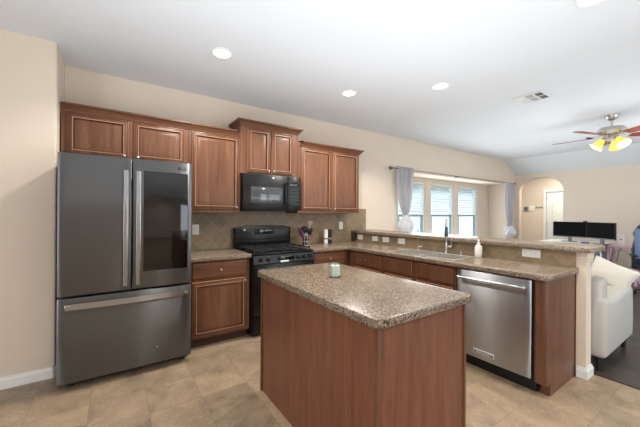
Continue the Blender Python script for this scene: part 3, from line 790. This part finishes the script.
mb = MB(); mb.cyl(base+Vector((0, 0, 0.05)), base+Vector((0, 0, 0.07)), 0.007); mb.cyl(base+Vector((0, 0, 0.065)), base+Vector((0, 0, 0.06))+dr_*0.06, 0.006, 0.004); obj('nozzle', mb, M['chrome'], sd2)
sb = thing('soap_bottle', 'white pump bottle of hand soap standing right of the sink', 'bottle', (3.14, -2.085, 0.914))
base = Vector((3.14, -2.085, 0.914))
mb = MB(); mb.lathe(base, [(0.032, 0.0), (0.036, 0.006), (0.036, 0.10), (0.030, 0.118), (0.014, 0.128), (0.013, 0.135), (0.0001, 0.135)], 20); obj('body', mb, plain('soap_bottle_plastic', (226, 222, 210), 0.35), sb)
mb = MB(); mb.lathe(base, [(0.016, 0.133), (0.016, 0.148), (0.006, 0.150), (0.005, 0.168), (0.012, 0.170), (0.012, 0.178), (0.0001, 0.178)], 16); mb.cyl(base+Vector((0, 0, 0.174)), base+Vector((0, 0, 0.168))+dr_*0.045, 0.006, 0.004); obj('pump', mb, M['plastic'], sb)

# ================================================================ OUTLETS
def plate(label, loc, rz, w, h, kind, group='wall plates'):
    r = thing('wall_outlet' if kind != 'switch' else 'light_switch', label, 'outlet' if kind != 'switch' else 'light switch', loc, rz, None)
    mb = MB(); mb.box(-w/2, w/2, -0.007, 0, -h/2, h/2, 0.002); obj('cover_plate', mb, M['plastic'], r, world=False)
    ng = max(1, round(w/0.06)) if h >= w else 2
    if h >= w:
        cs = [(0, -0.02), (0, 0.02)]
    else: cs = [(-0.028, 0), (0.028, 0)] if w < 0.125 else [(-0.045, 0), (0, 0), (0.045, 0)]
    for (cx_, cz_) in cs:
        mb = MB(); mb.box(cx_-0.015, cx_+0.015, -0.009, -0.006, cz_-0.013, cz_+0.013, 0.003)
        s_ = obj('receptacle' if kind != 'switch' else 'rocker', mb, M['white'], r, world=False)
        if kind != 'switch':
            mb = MB(); mb.box(cx_-0.007, cx_-0.005, -0.0095, -0.0088, cz_-0.004, cz_+0.006); mb.box(cx_+0.005, cx_+0.007, -0.0095, -0.0088, cz_-0.004, cz_+0.006); obj('slot', mb, M['slot'], s_, world=False)
    return r
plate('white outlet on the tile above the short counter beside the refrigerator', (0.795, -0.0125, 1.157), 0, 0.075, 0.118, 'outlet')
plate('white outlet on the tile under the right wall cabinet', (2.955, -0.0125, 1.165), 0, 0.075, 0.118, 'outlet')
RZ = -PI/2
plate('white outlet plate on the bar tile, nearest the back corner', (3.2215, -0.175, 0.985), RZ, 0.118, 0.075, 'outlet')
plate('white switch plate on the bar tile, second from the back corner', (3.2215, -0.50, 0.988), RZ, 0.118, 0.075, 'switch')
plate('white switch plate on the bar tile, third from the back corner', (3.2215, -0.715, 0.988), RZ, 0.118, 0.075, 'switch')
plate('white outlet plate on the bar tile just left of the filter tap', (3.2215, -1.00, 0.988), RZ, 0.118, 0.075, 'outlet')
plate('wide white outlet plate on the bar tile above the dishwasher', (3.2215, -2.535, 0.998), RZ, 0.150, 0.075, 'outlet')

# ================================================================ COUNTER ITEMS
cd = thing('jar_candle', 'pale green candle in a clear glass jar on the island top', 'candle', (1.285, -2.06, 0.914))
base = Vector((1.285, -2.06, 0.9145))
mb = MB(); mb.lathe(base, [(0.036, 0), (0.037, 0.004), (0.037, 0.098), (0.0345, 0.098), (0.0345, 0.008), (0.0001, 0.008)], 28); obj('jar', mb, M['jar'], cd)
mb = MB(); mb.lathe(base, [(0.0001, 0.0085), (0.0335, 0.0085), (0.0335, 0.080), (0.0001, 0.078)], 28); wx = obj('wax', mb, M['wax'], cd)
mb = MB(); mb.cyl(base+Vector((0, 0, 0.077)), base+Vector((0, 0, 0.09)), 0.0015); obj('wick', mb, M['blackmat'], wx)
mb = MB(); mb.lathe(base, [(0.039, 0.0), (0.039, 0.006), (0.0385, 0.006), (0.0385, 0.0), (0.039, 0.0)], 28); obj('base_ring', mb, M['exterior'], cd)

def canister(x, y, mat, capm, label):
    r = thing('spice_grinder', label, 'spice grinder', (x, y, 0.914))
    mb = MB(); mb.lathe((0, 0, 0), [(0.028, 0), (0.030, 0.004), (0.030, 0.155), (0.0001, 0.155)], 20); b_ = obj('body', mb, mat, r, world=False)
    mb = MB(); mb.lathe((0, 0, 0), [(0.0305, 0.155), (0.0305, 0.195), (0.026, 0.205), (0.0001, 0.206)], 20); obj('cap', mb, capm, r, world=False)
    mb = MB(); mb.lathe((0, 0, 0), [(0.0306, 0.06), (0.0306, 0.085), (0.030, 0.085), (0.030, 0.06), (0.0306, 0.06)], 20); obj('band', mb, M['grey'], r, world=False)
canister(2.575, -0.14, M['plastic'], M['plastic'], 'white cylindrical grinder standing beside the matching black one')
canister(2.648, -0.14, M['blackmat'], M['blackmat'], 'black cylindrical grinder standing beside the matching white one')
# small wire mug caddy with kitchen things, right of the range
cdy = thing('utensil_rack', 'dark wire countertop rack holding utensils right of the range', 'utensil holder', (2.19, -0.20, 0.914))
bx, by = 2.19, -0.20; mb = MB()
for z, r in ((0.918, 0.062), (0.97, 0.055), (1.02, 0.052), (1.06, 0.052)):
    mb.tube([(bx+r*math.cos(2*PI*k/20), by+r*math.sin(2*PI*k/20), z) for k in range(20)], 0.003, 6, True)
for k in range(8):
    a = 2*PI*k/8; mb.tube([(bx+0.062*math.cos(a), by+0.062*math.sin(a), 0.918), (bx+0.052*math.cos(a), by+0.052*math.sin(a), 1.06)], 0.0025, 6)
obj('wire_frame', mb, M['nickel'], cdy)
mb = MB(); mb.lathe((bx, by, 0.9155), [(0.045, 0.0), (0.045, 0.12), (0.041, 0.12), (0.041, 0.004), (0.0001, 0.004)], 18); obj('cup', mb, plain('dark_glass_cup', (60, 62, 64), 0.2), cdy)
def utensil(name, label, a, lean, length, mat, head, cat='utensil'):
    r = thing(name, label, cat, (bx, by, 0.925))
    d = Vector((math.cos(a)*lean, math.sin(a)*lean, 1)).normalized(); p0 = Vector((bx+0.024*math.cos(a), by+0.024*math.sin(a), 0.925)); p1 = p0+d*length
    mb = MB(); mb.cyl(p0, p1, 0.005); obj('handle', mb, mat, r)
    R = d.to_track_quat('Z', 'Y').to_matrix(); mb = MB()
    if head == 'spoon': mb.sph((0, 0, 0), 1, (0.044, 0.018, 0.055))
    elif head == 'turner': mb.box(-0.042, 0.042, -0.004, 0.004, -0.045, 0.05, 0.002)
    elif head == 'ladle': mb.sph((0, 0, 0), 1, (0.054, 0.042, 0.048))
    else:
        for k in range(5): mb.cyl((0, 0, -0.03), ((k-2)*0.020, 0, 0.055-abs(k-2)*0.010), 0.008)
    mb.bm.transform(Matrix.Translation(p1) @ R.to_4x4()); obj('head', mb, mat, r)
utensil('serving_spoon', 'black serving spoon standing in the wire rack', 2.6, 0.30, 0.19, M['blackmat'], 'spoon')
utensil('ladle', 'black round ladle standing upright in the wire rack', 1.4, 0.08, 0.205, M['blackmat'], 'ladle')
utensil('spatula', 'red spatula standing in the wire rack', -0.35, 0.34, 0.17, M['red'], 'turner')
utensil('slotted_spoon', 'black slotted spoon leaning forward in the wire rack', -1.4, 0.36, 0.20, M['blackmat'], 'spoon')
utensil('spatula', 'purple-red spatula leaning left in the wire rack', 3.4, 0.40, 0.17, M['purple'], 'turner')
utensil('wooden_fork', 'pale wooden claw-shaped fork leaning right in the wire rack', 0.6, 0.46, 0.31, plain('pale_wood', (206, 186, 168), 0.6), 'claw')

# ================================================================ CEILING
def can(loc, label):
    r = thing('recessed_light', label, 'ceiling light', loc, 0, 'recessed ceiling lights over the kitchen')
    mb = MB(); mb.lathe((0, 0, 0), [(0.070, -0.004), (0.075, -0.010), (0.092, -0.006), (0.095, -0.0005), (0.070, -0.0005)], 32); obj('trim_ring', mb, M['white'], r, world=False)
    mb = MB(); mb.lathe((0, 0, 0), [(0.069, -0.0008), (0.069, -0.004), (0.0001, -0.006)], 32); obj('lens', mb, M['lens'], r, world=False)
    l = bpy.data.lights.new('can_lamp', 'SPOT'); l.energy = 74; l.color = (1.0, 0.955, 0.875); l.shadow_soft_size = 0.045
    l.spot_size = math.radians(150); l.spot_blend = 0.35
    lo = bpy.data.objects.new('can_lamp', l); C.objects.link(lo); lo.parent = r; lo.location = (0, 0, -0.03)
    return r
c0 = can((0.773, -1.093, ZC), 'recessed ceiling light nearest the refrigerator')
dup(c0, (2.235, -1.058, ZC), 0, 'recessed ceiling light in front of the right wall cabinets')
dup(c0, (2.915, -1.775, ZC), 0, 'recessed ceiling light above the sink')
dup(c0, (2.509, -3.136, ZC), 0, 'recessed ceiling light cut by the top edge of the picture')
dup(c0, (0.80, -5.1, ZC), 0, 'recessed ceiling light behind the camera over the breakfast area')
vt = thing('ceiling_vent', 'square white air vent with louvers in the ceiling', 'vent', (4.085, -2.21, ZC))
mb = MB(); a, b, c_, d_ = -0.155, 0.155, -0.155, 0.155
mb.slab([a, a+0.025, -0.006, 0.006, b-0.025, b], [c_, c_+0.025, -0.056, -0.044, 0.044, 0.056, d_-0.025, d_], lambda i, j: i in (0, 2, 4) or j in (0, 2, 4, 6), -0.010, -0.001, 0.001); obj('frame', mb, M['white'], vt, world=False)
mb = MB(); mb.box(a+0.02, b-0.02, c_+0.02, d_-0.02, -0.0015, -0.0005); obj('backing', mb, M['slot'], vt, world=False)
for (y0, y1, tilt) in ((-0.13, -0.056, 0.9), (-0.044, 0.044, 0.2), (0.056, 0.13, -0.9)):
    for (x0, x1) in ((-0.13, -0.006), (0.006, 0.13)):
        mb = MB(); n = 6
        for k in range(n):
            y = y0+(y1-y0)*(k+0.5)/n; mb.rbox(Vector(((x0+x1)/2, y, -0.006)), (x1-x0, 0.010, 0.001), Matrix.Rotation(tilt, 3, 'X'))
        obj('louver', mb, M['white'], vt, world=False)

# ceiling fan
FX, FY = 5.71, -2.57
fan = thing('ceiling_fan', 'ceiling fan with reddish blades and lit amber glass shades', 'ceiling fan', (FX, FY, ZC))
def L(prof, n=32): return MB().lathe((0, 0, 0), prof, n)
obj('canopy', L([(0.075, -0.001), (0.075, -0.02), (0.055, -0.055), (0.020, -0.075), (0.0001, -0.075)]), M['nickel'], fan, world=False)
obj('downrod', MB().cyl((0, 0, -0.07), (0, 0, -0.165), 0.013), M['nickel'], fan, world=False)
obj('motor_housing', L([(0.0001, -0.155), (0.05, -0.158), (0.13, -0.175), (0.155, -0.205), (0.155, -0.235), (0.13, -0.262), (0.06, -0.275), (0.0001, -0.275)]), M['nickel'], fan, world=False)
obj('light_fitter', L([(0.0001, -0.27), (0.055, -0.272), (0.075, -0.30), (0.075, -0.335), (0.05, -0.355), (0.0001, -0.358)]), M['nickel'], fan, world=False)
for k in range(5):
    a = math.radians(90+72*k)
    R = Matrix.Rotation(a, 4, 'Z')
    mb = MB(); bm = mb.bm
    out = [(0.20, -0.05), (0.28, -0.062), (0.60, -0.072), (0.665, -0.06), (0.685, -0.02), (0.685, 0.02), (0.665, 0.06), (0.60, 0.072), (0.28, 0.062), (0.20, 0.05)]
    mb.prism(out, 'Z', -0.004, 0.004)
    bm.transform(R @ Matrix.Translation((0, 0, -0.285)) @ Matrix.Rotation(math.radians(-11), 4, 'X'))
    bl = obj('blade', mb, M['redblade'], fan, world=False)
    mb = MB(); mb.box(0.12, 0.25, -0.014, 0.014, -0.003, 0.003, 0.001); mb.box(0.22, 0.27, -0.04, 0.04, -0.002, 0.004, 0.001)
    mb.bm.transform(R @ Matrix.Translation((0, 0, -0.272)) @ Matrix.Rotation(math.radians(8), 4, 'X')); obj('blade_iron', mb, M['nickel'], bl, world=False)
for k in range(3):
    a = math.radians(115+120*k); d = Vector((math.cos(a)*0.72, math.sin(a)*0.72, -0.95)).normalized()
    p = Vector((math.cos(a)*0.085, math.sin(a)*0.085, -0.325)); R = d.to_track_quat('Z', 'Y').to_matrix()
    mb = MB(); mb.cyl(p-d*0.03, p+d*0.02, 0.022, 0.028); ar = obj('lamp_arm', mb, M['nickel'], fan, world=False)
    mb = MB(); mb.lathe(p, [(0.030, 0.015), (0.034, 0.03), (0.048, 0.075), (0.066, 0.115), (0.080, 0.135), (0.077, 0.135), (0.062, 0.113), (0.044, 0.072), (0.030, 0.03), (0.026, 0.018)], 20, M=R)
    obj('lamp_shade', mb, M['lampglass'], ar, world=False)
    l = bpy.data.lights.new('fan_bulb', 'POINT'); l.energy = 4; l.color = (1.0, 0.86, 0.62); l.shadow_soft_size = 0.03
    lo = bpy.data.objects.new('fan_bulb', l); C.objects.link(lo); lo.parent = fan; lo.location = p+d*0.15
for (px, py) in ((0.02, 0.05), (-0.02, -0.05)):
    mb = MB(); mb.cyl((px, py, -0.35), (px, py, -0.44), 0.0015, n=6); mb.sph((px, py, -0.45), 0.008); obj('pull_chain', mb, M['nickel'], fan, world=False)

# ================================================================ CURTAINS
def curtain(name, label, x0, x1, ztop, zk, zb, xk, wk, spread, y=-0.10):
    r = thing(name, label, 'curtain', ((x0+x1)/2, y, zb))
    mb = MB(); bm = mb.bm; nu, nv = 72, 40
    def row(z, xc, hw, amp): 
        return [bm.verts.new((xc+hw*(2*i/nu-1), y+amp*math.sin(i/nu*2*PI*6)+0.3*amp*math.sin(i*1.7+z*5), z)) for i in range(nu+1)]
    rows = []
    for j in range(nv+1):
        t = j/nv; z = ztop+(zk-ztop)*t
        s = t**3.0
        xc = (x0+x1)/2*(1-s)+xk*s; hw = (x1-x0)/2*(1-s)+wk*s
        rows.append(row(z, xc, hw, 0.030*(1-s)+0.022*s))
    for a, b in zip(rows, rows[1:]):
        for i in range(nu): bm.faces.new((a[i], a[i+1], b[i+1], b[i]))
    bmesh.ops.solidify(bm, geom=bm.faces[:], thickness=0.003)
    panel = obj('panel', mb, M['curtain'], r)
    # tied knot: bulging gathered bundle under the waist
    mb = MB(); bm = mb.bm; n = 40; rows = []
    H = zk-zb
    for j in range(22):
        t = j/21; z = zk-H*t
        rad = wk*1.0+(spread-wk)*math.sin(min(1, t*1.45)*PI/2)**1.2 if t < 0.7 else spread*(1-0.25*(t-0.7)/0.3)
        rows.append([bm.verts.new((xk+(rad*(1+0.13*math.sin(7*a+4*t)))*math.cos(a), y-0.01+(0.45*rad+0.02)*(1+0.22*math.sin(9*a+6*t))*math.sin(a), z+0.012*math.sin(5*a))) for a in [2*PI*k/n for k in range(n)]])
    for a, b in zip(rows, rows[1:]):
        for i in range(n): bm.faces.new((a[i], a[(i+1) % n], b[(i+1) % n], b[i]))
    bm.faces.new(rows[0][::-1]); bm.faces.new(rows[-1])
    obj('knotted_tail', mb, M['curtain'], r)
    return r
curtain('curtain', 'grey knotted curtain hanging at the left end of the rod', 4.15, 4.57, 2.20, 1.33, 1.02, 4.38, 0.045, 0.165)
curtain('curtain', 'pale grey knotted curtain hanging at the right end of the rod', 8.16, 8.60, 2.17, 1.05, 0.78, 8.38, 0.10, 0.20)
rod = thing('curtain_rod', 'thin dark curtain rod across the bay opening', 'curtain rod', (6.2, -0.10, 2.15))
mb = MB(); mb.cyl((3.99, -0.10, 2.16), (8.66, -0.10, 2.16), 0.007, n=12); obj('rod', mb, M['exterior'], rod)
for x in (3.97, 8.68):
    mb = MB(); mb.sph((x, -0.10, 2.16), 0.026); mb.cyl((x+(0.03 if x < 5 else -0.03), -0.10, 2.16), (x+(0.05 if x < 5 else -0.05), -0.10, 2.16), 0.018); obj('finial', mb, M['exterior'], rod)
for x in (4.08, 6.13, 8.12 if False else 8.64):
    mb = MB(); mb.cyl((x, -0.10, 2.16), (x, -0.005, 2.16), 0.008); mb.cyl((x, -0.010, 2.16), (x, -0.001, 2.16), 0.025); obj('bracket', mb, M['exterior'], rod)
# blinds
def blind(cx_, label):
    r = thing('window_blind', label, 'window blind', (cx_, 0.455, 0), 0, 'blinds in the bay windows')
    w2 = 0.40; mb = MB(); mb.box(-w2, w2, 0, 0.03, 2.00, 2.035, 0.003); obj('head_rail', mb, M['white'], r, world=False)
    mb = MB(); z = 1.985
    while z > 1.36:
        mb.rbox(Vector((0, 0.012, z)), (2*w2, 0.048, 0.003), Matrix.Rotation(math.radians(30), 3, 'X')); z -= 0.058
    obj('slats', mb, M['blind'], r, world=False)
    mb = MB(); mb.box(-w2, w2, 0.002, 0.024, 1.335, 1.350, 0.002); obj('bottom_rail', mb, M['white'], r, world=False)
    for x in (-0.28, 0.28):
        mb = MB(); mb.cyl((x, 0.012, 1.34), (x, 0.012, 2.0), 0.0012, n=6); obj('cord', mb, M['white'], r, world=False)
    return r
b0 = blind(5.25, 'white slatted blind in the left bay window, beside the grey curtain')
dup(b0, (6.34, 0.455, 0), 0, 'white slatted blind in the middle bay window')
dup(b0, (7.42, 0.455, 0), 0, 'white slatted blind in the right bay window')

# ================================================================ DESK AREA
dk = thing('desk', 'white computer desk against the far wall under two monitors', 'desk', (8.1, -1.45, 0))
mb = MB(); mb.box(7.75, 8.60, -1.97, -0.98+0.0, 0.755, 0.785, 0.004); obj('desktop', mb, M['white'], dk)
for x in (7.80, 8.55):
    for y in (-1.93, -1.03):
        mb = MB(); mb.box(x-0.02, x+0.02, y-0.02, y+0.02, 0, 0.755); obj('leg', mb, M['grey'], dk)
mb = MB(); mb.box(8.50, 8.52, -1.91, -1.05, 0.30, 0.755); obj('shade_panel', mb, plain('shade_panel_grey', (140, 146, 156), 0.6), dk)  # added grey panel standing in for the shade under the desk
def monitor(loc, rz, label):
    r = thing('monitor', label, 'monitor', loc, rz, 'computer monitors on the white desk')
    # local: screen faces -X, width along Y
    mb = MB(); mb.box(-0.02, 0.015, -0.285, 0.285, 0.095, 0.424, 0.005); c = obj('casing', mb, M['blackmat'], r, world=False)
    mb = MB(); mb.box(-0.0215, -0.0195, -0.275, 0.275, 0.120, 0.416); obj('screen', mb, M['screen'], r, world=False)
    mb = MB(); mb.box(-0.0225, -0.0195, -0.283, 0.283, 0.097, 0.116, 0.001); obj('bezel', mb, M['grey'], r, world=False)
    mb = MB(); mb.box(0.015, 0.045, -0.03, 0.03, 0.01, 0.30, 0.004); obj('stand_neck', mb, M['grey'], r, world=False)
    mb = MB(); mb.box(-0.08, 0.10, -0.12, 0.12, 0.0005, 0.012, 0.004); obj('stand_base', mb, M['grey'], r, world=False)
    return r
m0 = monitor((8.0, -1.45, 0.786), 0, 'black monitor on the desk, the left one, in front of the arch')
dup(m0, (7.85, -1.985, 0.786), math.radians(-32), 'black monitor angled to the right beside the other monitor')
mb = MB(); mb.box(7.97, 8.01, -1.74, -1.68, 1.2115, 1.235, 0.006); tag(obj('webcam', mb, M['blackmat']), 'small dark webcam on top of the left monitor', 'webcam')
mb = MB(); mb.box(7.757, 7.80, -1.83, -1.70, 0.786, 0.815, 0.012); tag(obj('folded_cloth', mb, M['blue']), 'bright blue folded cloth on the right end of the desk', 'cloth')
pt = thing('side_table', 'pink metal side table beside the white desk', 'table', (8.45, -2.22, 0))
mb = MB(); mb.box(8.22, 8.66, -2.42, -1.99, 0.705, 0.735, 0.004); obj('tabletop', mb, M['pink'], pt)
for x in (8.24, 8.64):
    for y in (-2.40, -2.01):
        mb = MB(); mb.box(x-0.018, x+0.018, y-0.018, y+0.018, 0, 0.705); obj('leg', mb, M['pink'], pt)
wb = thing('router_box', 'small white box standing on the pink side table', 'box', (8.58, -2.13, 0.735))
mb = MB(); mb.box(8.55, 8.61, -2.18, -2.09, 0.7355, 0.955, 0.008); obj('body', mb, M['plastic'], wb)
mb = MB(); mb.box(8.548, 8.551, -2.155, -2.115, 0.85, 0.87); obj('status_light', mb, M['grey'], wb)
# cables
mb = MB(); mb.tube([(8.60+0.0, -2.13+0.16*math.cos(t), 0.42+0.22*math.sin(t)) for t in [2*PI*k/30 for k in range(30)]], 0.0035, 6, True)
mb.tube([(8.6, -2.13, 0.64), (8.62, -2.12, 0.70), (8.80, -2.05, 0.55), (8.93, -2.0, 0.35)], 0.005, 6)
tag(obj('power_cable', mb, M['blackmat']), 'coiled dark cable hanging below the pink side table', 'cable')
mb = MB(); mb.tube([(7.70, -1.90, 0.001), (7.70, -1.90, 0.60)]+[(7.70, -1.96+0.06*math.cos(t), 0.60+0.09*math.sin(t)) for t in [PI*k/12 for k in range(1, 12)]]+[(7.70, -2.02, 0.60), (7.70, -2.02, 0.001)], 0.012, 8)
tag(obj('curved_rail', mb, M['plastic']), 'white curved metal rail rising beside the desk behind the sofa', 'rail')
mb = MB(); mb.box(8.64, 8.92, -1.97, -1.10, 0.001, 0.40, 0.02); tag(obj('shade_block', mb, plain('shade_block_grey', (140, 146, 156), 0.7)), 'added grey-blue block in place of the shaded clutter behind the white desk', 'shade block')  # added block, its grey-blue stands in for shade behind the desk
# gaming chair
gc = thing('gaming_chair', 'dark high-backed swivel chair at the right edge of the picture', 'chair', (7.45, -2.80, 0), math.radians(20))
mb = MB(); mb.prism([(-0.26, 0.50), (0.26, 0.50), (0.29, 0.75), (0.25, 0.95), (0.27, 1.05), (0.20, 1.19), (-0.20, 1.19), (-0.27, 1.05), (-0.25, 0.95), (-0.29, 0.75)], 'X', 0.16, 0.26)
bmesh.ops.recalc_face_normals(mb.bm, faces=mb.bm.faces); bmesh.ops.bevel(mb.bm, geom=[e for e in mb.bm.edges if e.calc_face_angle(0) > 0.9], offset=0.025, segments=3, profile=0.5, affect='EDGES')
bk = obj('backrest', mb, plain('dark_blue_vinyl', (40, 52, 72), 0.4), gc, world=False)
for s in (-1, 1):
    mb = MB(); mb.box(0.14, 0.19, s*0.22-0.035, s*0.22+0.035, 0.60, 1.12, 0.015); obj('bolster', mb, plain('grey_blue_vinyl', (110, 130, 165), 0.45), bk, world=False)
mb = MB(); mb.box(-0.28, 0.22, -0.26, 0.26, 0.42, 0.52, 0.03); obj('seat', mb, M['blackmat'], gc, world=False)
for s in (-1, 1):
    mb = MB(); mb.box(-0.15, 0.12, s*0.30-0.035, s*0.30+0.035, 0.66, 0.69, 0.01); mb.box(-0.02, 0.03, s*0.30-0.02, s*0.30+0.02, 0.45, 0.66); mb.box(-0.02, 0.03, min(s*0.30, s*0.24), max(s*0.30, s*0.24), 0.44, 0.47); obj('armrest', mb, M['blackmat'], gc, world=False)
mb = MB(); mb.cyl((0, 0, 0.10), (0, 0, 0.42), 0.03); obj('gas_lift', mb, M['blackmat'], gc, world=False)
for k in range(5):
    a = 2*PI*k/5; mb = MB(); mb.cyl((0, 0, 0.11), (0.28*math.cos(a), 0.28*math.sin(a), 0.075), 0.022, 0.015); lg = obj('leg', mb, M['blackmat'], gc, world=False)
    mb = MB(); mb.cyl((0.28*math.cos(a)-0.02*math.sin(a), 0.28*math.sin(a)+0.02*math.cos(a), 0.03), (0.28*math.cos(a)+0.02*math.sin(a), 0.28*math.sin(a)-0.02*math.cos(a), 0.03), 0.03); obj('caster', mb, M['blackmat'], lg, world=False)

# ================================================================ SOFA
sf = thing('sofa', 'white upholstered sofa backed against the bar half wall', 'sofa', (3.9, -2.0, 0))
mb = MB(); mb.box(3.47, 4.36, -2.80, -0.55, 0.12, 0.34, 0.03, 3); obj('base', mb, M['sofa'], sf)
mb = MB(); mb.prism([(3.455, 0.12), (4.41, 0.12), (4.44, 0.30), (4.42, 0.60), (4.36, 0.66), (4.15, 0.64), (3.80, 0.60), (3.455, 0.64)], 'Y', -3.01, -2.76)
bmesh.ops.recalc_face_normals(mb.bm, faces=mb.bm.faces); bmesh.ops.bevel(mb.bm, geom=[e for e in mb.bm.edges if e.calc_face_angle(0) > 0.5], offset=0.045, segments=4, profile=0.5, affect='EDGES')
obj('armrest', mb, M['sofa'], sf)
mb = MB(); mb.box(3.455, 4.41, -0.60, -0.36, 0.12, 0.64, 0.05, 4); obj('armrest', mb, M['sofa'], sf)
mb = MB(); mb.box(3.45, 3.70, -2.97, -0.40, 0.15, 0.80, 0.05, 4); obj('backrest', mb, M['sofa'], sf)
for y in (-2.74, -1.66):
    mb = MB(); mb.box(3.70, 4.37, y, y+1.06, 0.335, 0.47, 0.04, 4); obj('seat_cushion', mb, M['sofa'], sf)
    mb = MB(); mb.box(3.64, 3.84, y, y+1.06, 0.46, 0.80, 0.06, 4); obj('back_cushion', mb, M['sofa'], sf)
for x in (3.51, 4.34):
    for y in (-2.95, -0.42):
        mb = MB(); mb.cyl((x, y, 0.0), (x, y, 0.125), 0.018, 0.026, 14); obj('leg', mb, M['blackmat'], sf)
def pillow(name, label, c, rot, w, h, t, mat):
    mb = MB(); bm = mb.bm; n = 16; V = {}
    for s in (1, -1):
        for i in range(n+1):
            for j in range(n+1):
                a, b = 2*i/n-1, 2*j/n-1
                edge = (1-a*a)*(1-b*b); th = t/2*(max(edge, 0)**0.45)
                pin = 1-0.10*(1-abs(a*b))*(0 if abs(a) < 0.01 and abs(b) < 0.01 else 1)*(max(abs(a), abs(b))**3)
                if s == -1 and (i in (0, n) or j in (0, n)): V[s, i, j] = V[1, i, j]; continue
                V[s, i, j] = bm.verts.new((a*w/2*pin, s*th, b*h/2*pin))
        for i in range(n):
            for j in range(n):
                bm.faces.new((V[s, i, j], V[s, i+1, j], V[s, i+1, j+1], V[s, i, j+1]))
    bm.transform(Matrix.Translation(c) @ rot.to_4x4())
    return tag(obj(name, mb, mat), label, 'pillow')
vd = Vector((4.22, -2.90+3.7438, 0)).normalized(); rt = Vector((vd.y, -vd.x, 0))
pR = Matrix((rt, vd, Vector((0, 0, 1)))).transposed() @ Matrix.Rotation(math.radians(-14), 3, 'X') @ Matrix.Rotation(math.radians(24), 3, 'Y')
pillow('throw_pillow', 'cream throw pillow leaning on the sofa arm, one corner pointing right', Vector((4.22, -2.88, 0.75)), pR, 0.36, 0.25, 0.10, M['pillow'])

# ================================================================ HALL
th = thing('thermostat', 'small grey thermostat on the hallway wall beyond the arch', 'thermostat', (10.6, 0.36, 1.56), 0)
mb = MB(); mb.box(10.57, 10.599, 0.33, 0.43, 1.46, 1.60, 0.004); obj('body', mb, M['grey'], th)
mb = MB(); mb.box(10.567, 10.571, 0.35, 0.41, 1.52, 1.57); obj('display', mb, M['slot'], th)
mb = MB(); mb.box(10.58, 10.599, 0.17, 0.29, 1.46, 1.62, 0.003); tag(obj('hall_card', mb, M['plastic']), 'small white card on the hallway wall beside the thermostat', 'card')
mb = MB(); x = 10.59
for k, (h, wd) in enumerate([(0.05, 0.03), (0.03, 0.025), (0.03, 0.03), (0.045, 0.02), (0.03, 0.03), (0.03, 0.025)]):
    yy = 0.11-k*0.045
    mb.tube([(x, yy, 1.56), (x, yy-wd*0.3, 1.56+h), (x, yy-wd*0.7, 1.555), (x, yy-wd*1.5, 1.565)], 0.006, 6)
tag(obj('word_sign', mb, M['exterior']), 'thin dark script word decoration on the hallway wall', 'wall sign')
area('hall_fill', (9.8, -0.8, 2.58), (0, 0, 0), 0.5, 0.5, 30, (1.0, 0.95, 0.86))  # added fill light that brightens the hall

# ================================================================ OUTSIDE
mb = MB(); mb.box(-10, 30, 0.75, 30, -0.4, -0.3); o = struct('ground', mb, M['grass'])
nh = thing('neighbor_house', 'pale sided house seen through the lower bay window panes', 'house', (8, 6, -0.3))
mb = MB()
for k in range(14): mb.prism([(5.0, -0.3+k*0.2), (4.96, -0.3+k*0.2), (4.99, -0.1+k*0.2), (5.0, -0.1+k*0.2)], 'X', 2.0, 22.0)
mb.box(2.0, 22, 5.0, 9, -0.3, 2.5); obj('siding_wall', mb, M['siding'], nh)
mb = MB(); mb.prism([(4.6, 2.5), (9.4, 2.5), (7.0, 4.2)], 'X', 1.7, 22.3); obj('roof', mb, M['roof'], nh)
